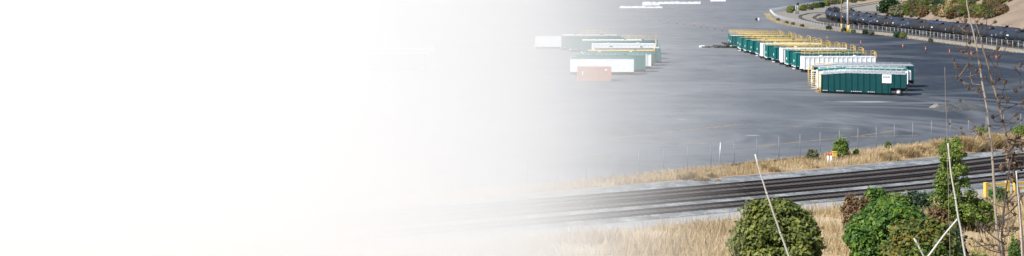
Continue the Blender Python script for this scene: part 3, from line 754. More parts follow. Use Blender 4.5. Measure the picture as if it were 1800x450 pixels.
# ------------------------------------------------------------------ tank cars
R = 1.5
def patch_mesh(x0, x1, a0, a1, mat, rad=R + 0.012):
    mb = MB(); n = 4
    for k in range(n + 1):
        q = math.radians(a0 + (a1 - a0) * k / n)
        mb.v += [(x0, -rad * math.cos(q), 2.7 + rad * math.sin(q)), (x1, -rad * math.cos(q), 2.7 + rad * math.sin(q))]
        if k: mb.f.append((2 * k - 2, 2 * k - 1, 2 * k + 1, 2 * k)); mb.sm.append(True)
    return mb.mesh('marking', mat)
def car_parts():
    d = {}
    hl = 7.9
    for key in ('black', 'blue', 'grimy'):
        d['tank', key] = MB().lathe([(0.1, -hl - 0.55), (0.7, -hl - .42), (1.15, -hl - .2), (1.4, -hl), (R, -hl + .3), (R, -0.03), (R + .02, 0), (R, 0.03), (R, hl - .3), (1.4, hl), (1.15, hl + .2), (.7, hl + .42), (.1, hl + .55)], 'x', 24, (0, 0, 2.7)).mesh('tank_shell', M[key])
    d['sill'] = MB().box(5.2, 9.0, -.3, .3, .85, 1.25).box(5.6, 8.4, -1.3, 1.3, 1.1, 1.3).box(8.98, 9.25, -.2, .2, .75, 1.1).mesh('underframe', M['running'])
    d['manway'] = MB().lathe([(.45, 4.15), (.45, 4.6), (.52, 4.6), (.52, 4.68), (.2, 4.74)], n=12).mesh('manway', M['running'])
    mb = MB()
    for x in (-1.3, 1.3):
        for y in (-.9, .9): mb.tube([(x, y, 4.0), (x, y, 5.05)], 0.035, 5)
    for y in (-.9, .9): mb.tube([(-1.3, y, 5.05), (1.3, y, 5.05)], 0.035, 5)
    mb.box(-1.4, 1.4, -1.0, -.5, 4.02, 4.10).box(-1.4, 1.4, .5, 1.0, 4.02, 4.10); d['platform'] = mb.mesh('platform', M['running'])
    d['walkway'] = MB().box(1.42, 7.6, -.32, .32, 4.18, 4.25).mesh('walkway', M['running'])
    mb = MB()
    for y in (-1.62,):
        for x in (-.25, .25): mb.tube([(x, y, .7), (x, y, 3.0), (x, -1.0, 4.05)], .03, 5)
        for k in range(9): mb.tube([(-.25, y, .8 + k * .28), (.25, y, .8 + k * .28)], .025, 4)
    d['ladder'] = mb.mesh('ladder', M['running'])
    mb = MB()
    for y in (-1.05, .9): mb.prism([(-1.35, .40), (-.9, .30), (-.4, .25), (.4, .25), (.9, .30), (1.35, .40), (1.3, .65), (.5, .82), (-.5, .82), (-1.3, .65)], y, y + .15)
    mb.box(-.25, .25, -.9, .9, .45, .8); d['bogie'] = mb.mesh('bogie', M['running'])
    mb = MB()
    for y in (-.75, .75): mb.lathe([(.3, -.07), (.45, -.07), (.45, .07), (.3, .07)], 'y', 16, (0, y, .45))
    mb.tube([(0, -.8, .45), (0, .8, .45)], .08, 6); d['wheelset'] = mb.mesh('wheelset', M['rail'])
    d['mark1'] = patch_mesh(-6.6, -5.3, 6, 17, M['white']); d['mark2'] = patch_mesh(5.6, 6.0, -8, 14, M['galv'])
    d['mark3'] = patch_mesh(-1.8, 2.4, -38, -30, M['galv']); d['mark4'] = patch_mesh(3.1, 4.0, -12, 2, M['galv']); d['mark5'] = patch_mesh(-7.3, -6.9, -35, -18, M['yellow'])
    return d
CP = car_parts()
def tank_car(p, rz, label, group, key, seed):
    r = random.Random(seed); t = empty('tank_car', p, rz, label, 'tank car', group)
    sh = link('tank_shell', CP['tank', key], t); [link(n_, CP[k_], t, rot=(0, 0, q_)) for n_, k_ in (('underframe', 'sill'), ('walkway', 'walkway')) for q_ in (0, math.pi)]
    link('manway', CP['manway'], sh, loc=(r.uniform(-.4, .4), 0, 0)); link('platform', CP['platform'], t); link('ladder', CP['ladder'], t)
    for s in (-6.6, 6.6):
        b = link('bogie', CP['bogie'], t, loc=(s, 0, 0.0))
        for q in (-.88, .88): link('wheelset', CP['wheelset'], b, loc=(q, 0, 0))
    for m in ('mark1', 'mark2', 'mark3', 'mark4', 'mark5'):
        if r.random() < 0.72: link('marking', CP[m], sh, loc=(r.uniform(-.7, .7), 0, 0))
    return t
def string(line, start, n, gname, keys, far_dir):
    l = smooth_line(line, 0.5); o = start
    for k in range(n):
        i0 = int(o / 0.5); i1 = int((o + 13.2) / 0.5)
        if i1 >= len(l): break
        a_, b_ = l[i0], l[i1]; c = (a_ + b_) / 2; d = a_ - b_           # local +x points to the near end, so the near long side faces the yard
        rel = 'nearest the right edge' if k == 0 else f'{ordinal(k)} from the right edge' if k < n - 1 else 'at the far left end'
        cn = {'black': 'black', 'blue': 'blue', 'grimy': 'grimy brown-black'}[keys[k % len(keys)]]
        tank_car(Vector((c.x, c.y, 0.17)), math.atan2(d.y, d.x), f'{cn} railway tank car, {rel} of the {gname} string', f'tank cars of the {gname} string', keys[k % len(keys)], k * 7 + len(gname))
        o += 18.75
string(tC, 285 - 200, 18, 'front', ['black', 'black', 'black', 'black', 'grimy', 'grimy', 'black', 'grimy', 'black', 'black', 'black', 'black', 'black', 'black', 'black', 'black'], 1)
string(tD, 298 - 200, 15, 'rear', ['black', 'black', 'black', 'black', 'black', 'blue', 'black', 'black', 'black', 'black', 'black', 'black', 'black', 'black'], 1)

# ------------------------------------------------------------------ poles, signal, delineators, small things
def pole(px, py, h, r0, mat, label, cap=None, band_=2.6):
    t = empty('utility_pole', P(px, py), 0, label, 'pole')
    MB().tube([(0, 0, 0), (0, 0, h * .5), (0, 0, h)], [r0, r0 * .88, r0 * .75], 10).build('shaft', M[mat], t)
    MB().lathe([(r0 + .02, 0.01), (r0 + .02, band_)], n=12).build('yellow_sleeve', M['yellow'], t)
    MB().box(-1.2, 1.2, -.08, .08, h - 1.2, h - 1.0).build('crossarm', M['wood'], t)
    return t
pole(1479, 54, 15.5, 0.24, 'wood', 'thin timber utility pole with yellow base at the fence')
pole(1489.6, 57.5, 15.5, 0.21, 'silver', 'pale steel pole with yellow base, left of the paired poles')
pole(1491.8, 57.2, 15.0, 0.21, 'wood', 'dark timber pole with yellow base, right of the paired poles')
t = empty('rail_signal', P(1402, 24.5), 0, 'railway signal with round dark head beside the curved track', 'signal')
MB().tube([(0, 0, 0), (0, 0, 5.4)], .14, 8).build('mast', M['galv'], t); MB().tube([(-1.1, 0, 0), (-1.1, 0, 4.6)], .14, 8).build('mast', M['galv'], t)
MB().lathe([(.2, -.12), (.8, -.1), (.85, 0), (.8, .06), (.25, .08)], 'y', 18, (.05, -.2, 5.6)).build('signal_head', M['dark'], t)
MB().box(-1.9, .8, .3, 1.2, 0, 1.6).build('relay_box', M['galv'], t)
t = empty('equipment_shed', P(1552, 18), 0.1, 'small white equipment shed beyond the tank cars', 'shed')
MB().prism([(-1.9, 0), (1.9, 0), (1.9, 2.9), (0, 3.4), (-1.9, 2.9)], 0, 3).build('wall', M['white'], t)
MB().prism([(-2.05, 2.9), (0, 3.46), (2.05, 2.9), (2.05, 3.0), (0, 3.56), (-2.05, 3.0)], -.15, 3.15).build('roof', M['white'], t)
MB().box(-.45, .45, -.05, -.003, 0.05, 2.1).build('door', M['galv'], t)

dpost = MB().lathe([(.055, .05), (.055, .95), (.03, 1.0)], n=8).lathe([(.06, 1.0), (.09, 1.03), (.09, 1.1), (.03, 1.13)], n=8).mesh('post', M['orange'])
dbase = MB().lathe([(.24, 0), (.24, .05), (.12, .09)], n=8).mesh('base', M['rubber'])
dband = MB().lathe([(.06, .66), (.06, .78)], n=8).mesh('reflective_band', M['white'])
def delineators(pts, desc, group):
    for k, (x, y) in enumerate(pts):
        t = empty('delineator_post', P(x, y), 0, f'orange delineator post, {ordinal(k) if k < 16 else "last"} from the left {desc}', 'delineator', group); t.scale = (1.45, 1.45, 1.35)
        link('post', dpost, t); link('base', dbase, t); link('reflective_band', dband, t)
zz = [(770, 105), (798, 112), (815, 118), (870, 125), (935, 135), (988, 141), (1043, 150), (1092, 154), (1152, 165), (1195, 172), (1235, 179), (1282, 185), (1330, 193)]
delineators([(900 + x / 3.6, y / 3.6) for x, y in zz], 'in the slanting row left of the tank row', 'delineators in the slanting row')
zz = [(820, 78), (858, 80), (890, 75), (915, 71), (950, 65), (980, 61), (1015, 57), (1045, 49), (1120, 40), (1160, 36), (1225, 29), (1255, 25), (1280, 22)]
delineators([(900 + x / 3.6, y / 3.6) for x, y in zz], 'in the distant row by the white stockpiles', 'delineators in the distant row')
delineators([(1453.7, 72), (1513, 80.5), (1587, 87), (1627, 92), (1669, 97), (1707, 101), (1751, 108)], 'in the row between tanks and train', 'delineators by the train')
for px, c, l in ((1329.5, 'dark', 'small dark drum alone on the far asphalt'), (1334, 'white', 'small white drum beside the dark one on far asphalt')):
    o = MB().lathe([(.5, 0), (.52, .1), (.5, .55), (.52, .6), (.5, 1.05), (.52, 1.15), (.45, 1.16)], n=12).build('drum', M[c], loc=P(px, 36)); tag(o, l, 'drum', 'drums on the far asphalt')

# long white-wrapped stockpiles at the far side of the yard
def stockpile(px0, px1, py, h, label, seed):
    a_, b_ = P(px0, py), P(px1, py); L = (b_ - a_).length; r = random.Random(seed); t = empty('wrapped_stockpile', a_, 0, label, 'stockpile', 'wrapped stockpiles'); x = 0
    while x < L - 1:
        w = min(r.uniform(3.5, 7), L - x); hh = h * r.uniform(.75, 1.1)
        MB().prism([(x, 0), (x + w - .15, 0), (x + w - .25, hh * .8), (x + w * .7, hh), (x + w * .3, hh * .96), (x + .1, hh * .8)], r.uniform(-.3, .3), 3.4).build('wrapped_bale', M['white'], t); x += w
    return t
stockpile(1090, 1165, 14.3, 1.4, 'nearest and longest low white wrapped stockpile', 1)
stockpile(1130, 1160, 9.5, 2.6, 'taller white wrapped stockpile at the left of the far rows', 2)
stockpile(1157, 1232, 7.0, 1.9, 'long white wrapped stockpile behind the delineators', 3)
stockpile(1250, 1276, 2.6, 2.2, 'short white wrapped stockpile alone at right in the far distance', 4)

# spoil mounds on the yard
def mound(px, py, w, d, h, label, seed, mat='mound'):
    o = P(px, py); r = random.Random(seed); mb = MB(); n, m = 26, 9; ph = [r.uniform(0, 6.28) for _ in range(6)]
    for j in range(m + 1):
        k = j / m
        for i in range(n):
            q = 2 * math.pi * i / n; rad = k * (1 + .16 * math.sin(2 * q + ph[0]) + .10 * math.sin(5 * q + ph[1]))
            z = h * max(0, (1 - k ** 1.15)) * (1 + .18 * math.sin(3 * q + ph[2])) + (r.uniform(-.05, .05) if k < 1 else -.12)
            mb.v.append((rad * math.cos(q) * w, rad * math.sin(q) * d, z))
    for j in range(m):
        for i in range(n):
            mb.f.append((j * n + i, j * n + (i + 1) % n, (j + 1) * n + (i + 1) % n, (j + 1) * n + i)); mb.sm.append(False)
    return tag(mb.build('spoil_mound', M[mat], loc=o), label, 'mound', 'spoil mounds on the yard')
mound(1690, 190, 3.4, 3.6, 1.15, 'larger grey spoil mound on the asphalt behind the dead trees', 1)
mound(1667, 194, 2.2, 2.2, .75, 'smaller grey spoil mound at the left foot of the larger one', 2)
mound(1645, 189, .9, .9, .5, 'low pale heap left of the spoil mounds', 3, 'gravel')

# white and orange marker posts with the orange box by the near verge
for px, l in ((1455.5, 'left of two white marker posts with orange top beside the verge'), (1461, 'right of two white marker posts with orange top, next to orange box')):
    t = empty('marker_post', P(px, 288), 0, l, 'marker post', 'white marker posts at the verge')
    MB().lathe([(.085, 0), (.085, .82)], n=10).build('post', M['white'], t); MB().lathe([(.087, .82), (.087, 1.05), (.05, 1.1)], n=10).build('orange_top', M['orange'], t)
t = empty('junction_box', P(1466.5, 280), 0, 'orange-yellow box on a post beside the white marker posts', 'junction box')
MB().tube([(0, 0, 0), (0, 0, .35)], .06, 8).build('post', M['galv'], t); MB().box(-.2, .2, -.13, .13, .3, .72).box(-.24, .24, -.17, .17, .72, .78).build('housing', M['yellow'], t)

# yellow guard rails at the right by the service road
def yellow_guard(px0, px1, py, label):
    a_, b_ = P(px0, py), P(px1, py - 3); d = b_ - a_; L = d.length; t = empty('guard_rail', a_, math.atan2(d.y, d.x), label, 'guard rail', 'yellow guard rails by the service road')
    for x in (0, L):
        MB().box(x - .14, x + .14, -.14, .14, 0, 1.18).box(x - .15, x + .15, -.15, .15, 1.18, 1.22).build('post', M['yellow'], t)
    for z in (.55, .98): MB().box(.1, L - .1, -.05, .05, z - .11, z + .11).build('rail', M['yellow'], t)
yellow_guard(1733, 1771, 346.5, 'yellow steel guard rail left of the dead twigs')
yellow_guard(1784, 1822, 343, 'yellow steel guard rail cut by the right edge')

# ------------------------------------------------------------------ vegetation
def leaf_cloud(nr, blobs, n, size, up=0.75, droop=0.0):
    """n leaf-sized quads over the skins of lumpy blobs: list of (centre, radii)."""
    w = np.array([b[1][0] * b[1][2] for b in blobs]); idx = nr.choice(len(blobs), n, p=w / w.sum())
    C = np.array([b[0] for b in blobs])[idx]; Rr = np.array([b[1] for b in blobs])[idx]
    d = nr.normal(size=(n, 3)); d /= np.linalg.norm(d, axis=1)[:, None]
    rad = 1 - 0.42 * nr.random(n) ** 1.7 + 0.15 * nr.normal(size=n)
    lump = 1 + 0.13 * np.sin(d[:, 0] * 7 + C[:, 0] * 3) * np.sin(d[:, 2] * 6 + C[:, 1] * 5) + 0.09 * np.sin(d[:, 1] * 13 + C[:, 2] * 4)
    pos = C + d * Rr * (rad * lump)[:, None]
    nrm = d + nr.normal(size=(n, 3)) * 0.55 + np.array([-.25, -.15, up]); nrm /= np.linalg.norm(nrm, axis=1)[:, None]
    t = np.cross(nrm, nr.normal(size=(n, 3))); t /= np.linalg.norm(t, axis=1)[:, None] + 1e-9; b = np.cross(nrm, t)
    s = size * (0.4 + 1.25 * nr.random(n)); a = (s * 0.5)[:, None]; l = (s * (0.85 + .4 * nr.random(n)))[:, None]
    V = np.stack([pos - t * a * .55 - b * l * .5, pos + t * a * .55 - b * l * .5, pos + t * a * .8 + b * l * .45, pos - t * a * .8 + b * l * .5], 1)
    keep = V[:, :, 2].min(1) > 0.02
    return V[keep]
def stem_mesh(r, w, h, n, mat, rad):
    mb = MB()
    for k in range(n):
        q = r.uniform(0, 6.28); e = r.uniform(.35, .85)
        p2 = Vector((math.cos(q) * w * e * .42, math.sin(q) * w * e * .42, h * r.uniform(.55, .85))); mid = p2 * .5 + Vector((0, 0, h * .08))
        mb.tube([(r.uniform(-.1, .1), r.uniform(-.1, .1), -.3), mid, p2], [rad, rad * .65, rad * .25], 5)
    return mb.mesh('stem', mat)
def shrub_meshes(seed, w, d, h, n, size, mat, nblob=9, ragged=0.5, bark='bark_brown', clumps=0):
    r = random.Random(seed); nr = np.random.default_rng(seed); blobs = []
    if clumps:                         # a dome of separate leaf clumps with shaded gaps between them
        for k in range(clumps):
            u = 1 - (k + .5) / clumps * 1.35; q = k * 2.399963 + r.uniform(-.35, .35); rr_ = math.sqrt(max(0.02, 1 - u * u))
            e = r.uniform(.76, .98); s = r.uniform(.085, .165)
            c = (math.cos(q) * w / 2 * e * rr_ * .92, math.sin(q) * d / 2 * e * rr_ * .92, h * (.44 + .50 * u * e))
            blobs.append((c, (w * s, d * s, w * s * r.uniform(.6, .85))))
        V1 = leaf_cloud(nr, blobs, int(n * .8), size)
        V2 = leaf_cloud(nr, [((0, 0, h * .42), (w * .37, d * .37, h * .43))], int(n * .2), size * 1.2)
        return quads('foliage', np.concatenate([V1, V2]), mat), stem_mesh(r, w, h, 7, M[bark], 0.03 + w * 0.008)
    for k in range(nblob):
        q = 6.28 * k / nblob + r.uniform(-.4, .4); e = r.uniform(.25, .62)
        c = (math.cos(q) * w / 2 * e, math.sin(q) * d / 2 * e, h * r.uniform(.22, .72)); s = r.uniform(.28, .46)
        blobs.append((c, (w / 2 * s * 1.15, d / 2 * s * 1.15, h * s * .72)))
    blobs.append(((0, 0, h * .46), (w * .42, d * .42, h * .50))); blobs.append(((0, 0, h * .30), (w * .44, d * .44, h * .32)))
    for k in range(int(nblob * 2 * ragged)):          # small sprays that break the outline
        q = r.uniform(0, 6.28); e = r.uniform(.6, .95); zz_ = r.uniform(.15, .95)
        rr_ = math.sqrt(max(0.05, 1 - (zz_ - .35) ** 2 * 1.7))
        c = (math.cos(q) * w / 2 * e * rr_, math.sin(q) * d / 2 * e * rr_, h * zz_ * .95); s = r.uniform(.09, .18)
        blobs.append((c, (w / 2 * s * 1.3, d / 2 * s * 1.3, h * s)))
    return quads('foliage', leaf_cloud(nr, blobs, n, size), mat), stem_mesh(r, w, h, 5, M[bark], 0.03 + w * 0.008)
def tuft_mesh(seed, w, h, n, mat):
    nr = np.random.default_rng(seed); k = max(4, int(w * 4)); cx = nr.uniform(-.42, .42, k) * w; cyy = nr.uniform(-.35, .35, k) * w; ch = h * nr.uniform(.45, 1.0, k)
    i = nr.integers(0, k, n); x = cx[i] + nr.normal(size=n) * .09 * w ** .5; y = cyy[i] + nr.normal(size=n) * .12
    hh = ch[i] * nr.uniform(.35, 1.05, n); lx = nr.normal(size=n) * .32 * hh; ly = nr.normal(size=n) * .32 * hh; q = nr.random(n) * 6.28; wd = nr.uniform(.008, .022, n); tx, ty = np.cos(q) * wd, np.sin(q) * wd
    z = np.zeros(n) - .03
    V = np.stack([np.stack([x - tx, y - ty, z], 1), np.stack([x + tx, y + ty, z], 1), np.stack([x + lx + tx * .6, y + ly + ty * .6, hh], 1), np.stack([x + lx - tx * .6, y + ly - ty * .6, hh * .97], 1)], 1)
    return quads('dry_stems', V, mat)
def shrub(px0, px1, py_top, py_base, mat, label, seed, n=4000, size=0.16, z=0.0, D=None, nblob=9, ragged=.6, depth=.9, group=None, name='shrub', zb=0.0, clumps=0):
    px = (px0 + px1) / 2; p = P(px, py_base, zb) if D is None else at(px, py_base, D)
    s = F / p.y; w = (px1 - px0) / s; h = (py_base - py_top) / s
    if mat is M['leaf_gold']:
        t = empty('grass_tuft', p, 0, label, 'grass tuft', group); link('dry_stems', tuft_mesh(seed, w * 1.15, h, int(n * 1.3), mat), t)
        return t
    fo, st = shrub_meshes(seed, w, w * depth, h, n, size, mat, nblob, ragged, clumps=clumps)
    t = empty(name, p, 0, label, 'shrub', group); link('foliage', fo, t); link('stem', st, t)
    return t
def grounded(px0, px1, py_top, D, mat, label, seed, **k):  # a shrub rooted on the near slope at distance D
    px = (px0 + px1) / 2; x = (px - 900) / F * D; z = max(hillz(x, D), 0.0) - 0.05; py = (CH - z) / D * F - HZ
    return shrub(px0, px1, py_top, py, mat, label, seed, D=D, **k)
grounded(1289, 1443, 346, 66, M['leaf_olive'], 'large round olive-green bush behind the leaning white stalk', 11, n=30000, size=.155, clumps=75)
grounded(1493, 1640, 352, 72, M['leaf_green'], 'broad bright green bush below the tracks, left of orange-tipped bush', 12, n=28000, size=.17, clumps=62)
grounded(1556, 1692, 381, 64, M['leaf_orange'], 'green bush with orange-tinted top behind the crossed white stalks', 13, n=24000, size=.15, clumps=62)
shrub(1476, 1534, 342, 404, M['leaf_rust'], 'rust-brown shrub at the left of the bright green bush', 14, n=2600, size=.14, ragged=1.2)
shrub(1518, 1562, 329, 372, M['leaf_green'], 'upright small green shrub rising behind the rust-brown shrub', 15, n=3500, size=.14, ragged=1.0)
shrub(1548, 1600, 338, 376, M['leaf_light'], 'light green low shrub behind the bright green bush', 16, n=3500, size=.14)
shrub(1588, 1640, 335, 376, M['leaf_dark'], 'dark green low shrub behind the bright green bush at right', 17, n=3500, size=.14)
shrub(1630, 1672, 362, 412, M['leaf_rust'], 'rusty shrub under the slender green tree', 18, n=2600, size=.14, ragged=1.0)
grounded(1652, 1704, 398, 66, M['leaf_dark'], 'dark bush right of the orange-tinted bush', 19, n=6000, size=.13)
shrub(1684, 1733, 350, 398, M['leaf_dark'], 'dark green bush right of the slender tree', 20, n=5000, size=.14)
shrub(1700, 1752, 352, 405, M['leaf_light'], 'light yellow-green shrub below the yellow guard rail', 21, n=5000, size=.13, ragged=1.0)
shrub(1738, 1772, 328, 362, M['leaf_green'], 'small green shrub growing against the yellow guard rail', 22, n=2600, size=.13)
grounded(1772, 1794, 409, 68, M['leaf_green'], 'tiny green bush low at the right edge', 23, n=2500, size=.1)
grounded(1700, 1746, 437, 62, M['leaf_olive'], 'olive bush cut by the bottom edge at right', 24, n=4000, size=.1)
grounded(1590, 1640, 428, 58, M['leaf_light'], 'yellow-green sprig at the bottom edge under the orange-tinted bush', 25, n=3000, size=.1)
grounded(1495, 1545, 395, 68, M['leaf_green'], 'green bush skirt in front of the bright green bush at left', 26, n=5000, size=.13)
for k, (x0, x1, yt, yb, m, l, n) in enumerate([
    (1462, 1493, 241, 277, 'leaf_light', 'yellow-green shrub at the fence beside the orange box', 5000),
    (1541, 1574, 262, 281, 'leaf_gold', 'golden clump on the verge, left of a tiny green tuft', 2200),
    (1567, 1578, 270, 281, 'leaf_green', 'tiny green tuft on the verge between golden clumps', 900),
    (1610, 1642, 253, 270, 'leaf_gold', 'golden clump on the verge left of the stalk top', 2200),
    (1648, 1690, 248, 276, 'leaf_olive', 'olive clump on the verge behind the slender tree', 3500),
    (1680, 1734, 236, 266, 'leaf_gold', 'large golden brush bank right of the slender tree', 5000),
    (1722, 1772, 232, 259, 'leaf_gold', 'large golden brush bank behind the dead trunk', 5000),
    (1766, 1815, 234, 256, 'leaf_gold', 'golden brush at the right edge of the verge', 4000),
    (1776, 1808, 218, 243, 'leaf_light', 'light green shrub at the fence near the right edge', 3000),
    (1716, 1736, 222, 238, 'leaf_light', 'light green sprig at the fence behind the dead trunk', 1500),
    (1500, 1510, 262, 276, 'leaf_green', 'small green weed at the fence right of the yellow-green shrub', 900),
    (1555, 1567, 248, 262, 'leaf_olive', 'dark weed against the fence above the golden clumps', 900),
    (1415, 1440, 262, 282, 'leaf_grey', 'grey-olive weed at the end of the edging beam', 1800),
    (1418, 1440, 283, 294, 'leaf_gold', 'low golden tuft below the end of the edging beam', 1500),
    (1340, 1372, 289, 300, 'leaf_gold', 'straw clump on the verge behind the left stalk tip', 2000),
    (1195, 1230, 299, 314, 'leaf_gold', 'straw clump at the left end of the visible verge', 2400),
    (1214, 1262, 304, 316, 'leaf_gold', 'dry brush on the verge left of the thick pale post', 2800),
    (1640, 1668, 243, 264, 'leaf_gold', 'dry tuft at the fence left of the olive clump', 2200),
    (1580, 1612, 256, 276, 'leaf_gold', 'pale dry tuft between the two golden clumps', 2200)]):
    shrub(x0, x1, yt, yb, M[m], l, 100 + k, n=n, size=.11 if m != 'leaf_gold' else .13, ragged=1.1, nblob=7)

# slender leafy tree
def tree(px0, px1, pt, pb, mat, label, seed, n, size):
    px = (px0 + px1) / 2 + 4; p = P(px, pb); s = F / p.y; w = (px1 - px0) / s; h = (pb - pt) / s
    r = random.Random(seed); nr = np.random.default_rng(seed); blobs = []
    for k in range(95):
        z = h * (.14 + .84 * (k / 94) ** 1.1); e = w * .5 * (1.18 - 1.0 * (z / h - .14)) * r.uniform(.15, .95); q = r.uniform(0, 6.28)
        rad = w * r.uniform(.05, .13) * (1.25 - .6 * z / h); blobs.append(((math.cos(q) * e, math.sin(q) * e, z), (rad, rad, rad * r.uniform(.8, 1.3))))
    t = empty('slender_tree', p, 0, label, 'tree')
    link('crown', quads('crown', leaf_cloud(nr, blobs, n, size), mat), t)
    mb = MB(); mb.tube([(0, 0, -.2), (.1, 0, h * .3), (-.05, .05, h * .6), (0, 0, h * .97)], [.12, .1, .06, .02], 7)
    for c, rr_ in blobs[::3]: mb.tube([(0, 0, c[2] - h * .12), c], [.04, .012], 5)
    mb.build('trunk', M['bark_brown'], t); return t
tree(1626, 1716, 243, 404, M['leaf_light'], 'slender light green tree standing before the tracks', 31, 15000, .105)

# far hillside scrub: shared crowns, each bush an object of its own
pal = {'olive': 'leaf_olive', 'rust-brown': 'leaf_rust', 'grey-olive': 'leaf_grey', 'bright green': 'leaf_light', 'dark green': 'leaf_dark', 'orange-tinted': 'leaf_orange', 'golden': 'leaf_gold'}
proto = {}
for j, (cname, m) in enumerate(pal.items()):
    for v in range(2): proto[cname, v] = shrub_meshes(200 + j * 10 + v, 4.6, 4.6, 3.4, 2600, .30, M[m], 9, .8)
r = random.Random(77)
def plant_far(px, py, cname, sc, label):
    # walk along the pixel's ray until it meets the hill
    D = 250.0
    while D < 690:
        q = at(px, py, D)
        if q.x > 152 and q.z <= max(farhill(q.x, D), 0): break
        D += 1.0
    q = at(px, py, D); q.z = max(farhill(q.x, q.y), 0) - .25 if q.x > 152 else 0
    t = empty('hillside_shrub', q, r.uniform(0, 6.28), label, 'shrub', 'scrub on the far hill'); t.scale = (sc * r.uniform(.85, 1.2), sc * r.uniform(.85, 1.2), sc * r.uniform(.8, 1.15))
    fo, st = proto[cname, r.randrange(2)]; link('foliage', fo, t); link('stem', st, t)
    return t
def hill_edge(px): return 27 + max(0, (px - 1640)) * 0.08 - max(0, px - 1725) * .34
cnt = 0
for k in range(900):
    px = r.uniform(1566, 1803); lim = hill_edge(px); py = r.uniform(-14, lim)
    if px > 1690 and py > 15 and r.random() < .45: continue
    if px > 1768 and py > 2 - (px - 1768) * .5: continue
    if 1615 < px < 1645 and 12 < py < 25 and r.random() < .7: continue
    c = r.choices(list(pal), [3.2, 2.6, 2.6, 1.1, 1.6, 2.4, 1.6])[0]
    if 1690 < px < 1760: c = r.choice(['bright green', 'olive', 'orange-tinted', 'olive', 'rust-brown', 'grey-olive'])
    plant_far(px, py + 3, c, r.uniform(.5, 1.1), f'{c} scrub bush in the {"upper" if py < 6 else "lower"} {"left" if px < 1640 else "middle" if px < 1710 else "right"} part of the far hillside'); cnt += 1
    if cnt >= 290: break
for px, py, c, sc, l in [(1566, 24, 'dark green', 2.3, 'tall dark green bush at the left end of the far hill'), (1582, 27, 'grey-olive', 1.9, 'broad grey-olive bush next to the tall dark one on far hill'),
                         (1652, 16, 'dark green', 1.5, 'dark green round bush halfway along the far hill'), (1558, 8, 'dark green', 2.0, 'dark green bush at the top left of the far hill')]:
    plant_far(px, py, c, sc, l)
# weeds and bushes along the far fence and the bank beyond the curve
for k, (px, py, c, sc, l) in enumerate([(1390, 22.5, 'olive', 1.3, 'olive bush left of the rail signal'), (1411, 19, 'olive', 1.2, 'olive bush right of the rail signal'), (1424, 17, 'grey-olive', 1.2, 'grey bush on the bank inside the far curve'),
        (1434, 14.5, 'bright green', 1.2, 'yellow-green bush on the bank inside the far curve'), (1443, 13.5, 'dark green', 1.3, 'dark bush on the bank left of the train end'), (1452, 11, 'olive', 1.4, 'olive bush just left of the train end'),
        (1463, 8, 'grey-olive', 1.6, 'grey bush above the train end'), (1476, 7, 'olive', 1.6, 'olive bush above the train left of the poles'), (1500, 5, 'grey-olive', 1.5, 'grey bush at the top right of the poles'),
        (1515, 2.5, 'olive', 1.6, 'olive bush beyond the distant tracks'), (1457, 53, 'dark green', .55, 'small weed at the fence foot left of the poles'), (1484, 56, 'dark green', .5, 'weed at the foot of the timber utility pole'),
        (1500, 58, 'olive', .4, 'small weed right of the paired poles'), (1521, 60, 'dark green', .5, 'dark weed at the barrier, left one'), (1532, 61.5, 'grey-olive', .45, 'grey weed at the barrier'),
        (1578, 66, 'dark green', .62, 'dark bushy weed before the barrier, left of a pair'), (1588, 67, 'olive', .55, 'olive bushy weed before the barrier, right of a pair'), (1636, 74, 'grey-olive', .35, 'small grey weed before the barrier'),
        (1383, 42, 'olive', .4, 'low weed on the far verge, left'), (1394, 44.5, 'rust-brown', .4, 'rusty weed on the far verge'), (1368, 37, 'grey-olive', .45, 'grey weed at the bend of the far fence'), (1410, 48, 'rust-brown', .4, 'rusty low weed at the far fence')]):
    q = P(px, py); t = empty('roadside_bush', q, k * 1.3, l, 'shrub'); t.scale = (sc,) * 3
    fo, st = proto[c, k % 2]; link('foliage', fo, t); link('stem', st, t)

# dry grass: uncountable blades
def blades(name, spots, mat, label, hmin, hmax, wid=.016):
    V = []
    nr = np.random.default_rng(3); S = np.array(spots); n = len(S)
    h = hmin + (hmax - hmin) * nr.random(n) ** 1.6; q = nr.random(n) * 6.28; lean = nr.normal(size=(n, 2)) * .28 * h[:, None]
    w = wid * (.6 + nr.random(n)); tx, ty = np.cos(q) * w, np.sin(q) * w; z = S[:, 2]
    a_ = np.stack([S[:, 0] - tx, S[:, 1] - ty, z], 1); b_ = np.stack([S[:, 0] + tx, S[:, 1] + ty, z], 1)
    c = np.stack([S[:, 0] + tx * .4 + lean[:, 0], S[:, 1] + ty * .4 + lean[:, 1], z + h], 1); d = np.stack([S[:, 0] - tx * .4 + lean[:, 0], S[:, 1] - ty * .4 + lean[:, 1], z + h * .97], 1)
    o = link(name, quads(name, np.stack([a_, b_, c, d], 1), mat)); return tag(o, label, 'grass', kind='stuff')
def clumpy(nr, n, fn, scale, cut):
    out = []
    while len(out) < n:
        p = fn()
        v = math.sin(p[0] * scale + 1.3 * math.sin(p[1] * scale * .7)) * math.sin(p[1] * scale * 1.3 + math.sin(p[0] * scale * .5)) + nr.uniform(-.6, .6)
        if v > cut: out.append(p)
    return out
rg = random.Random(21)
def between(la, lb, x0, x1):
    x = rg.uniform(x0, x1); k = rg.random()
    def yy(l):
        for p, q in zip(l, l[1:]):
            if p.x <= x <= q.x: return p.y + (q.y - p.y) * (x - p.x) / (q.x - p.x)
        return l[-1].y
    return (x, yy(la) * k + yy(lb) * (1 - k), 0.0)
up_f = [p + Vector((0, -.6, 0)) for p in L_ROAD_LOW]; low_f = [p + Vector((0, -26, 0)) for p in L_ROAD_LOW]
def field_spot():
    x, y, z = between(up_f, low_f, -26, 48); return (x, y, max(hillz(x, y), 0) if y < 68 else 0)
blades('dry_grass', clumpy(rg, 90000, field_spot, .55, -.15), M['straw'], 'tall straw-coloured dry grass covering the field below the tracks', .25, .95)
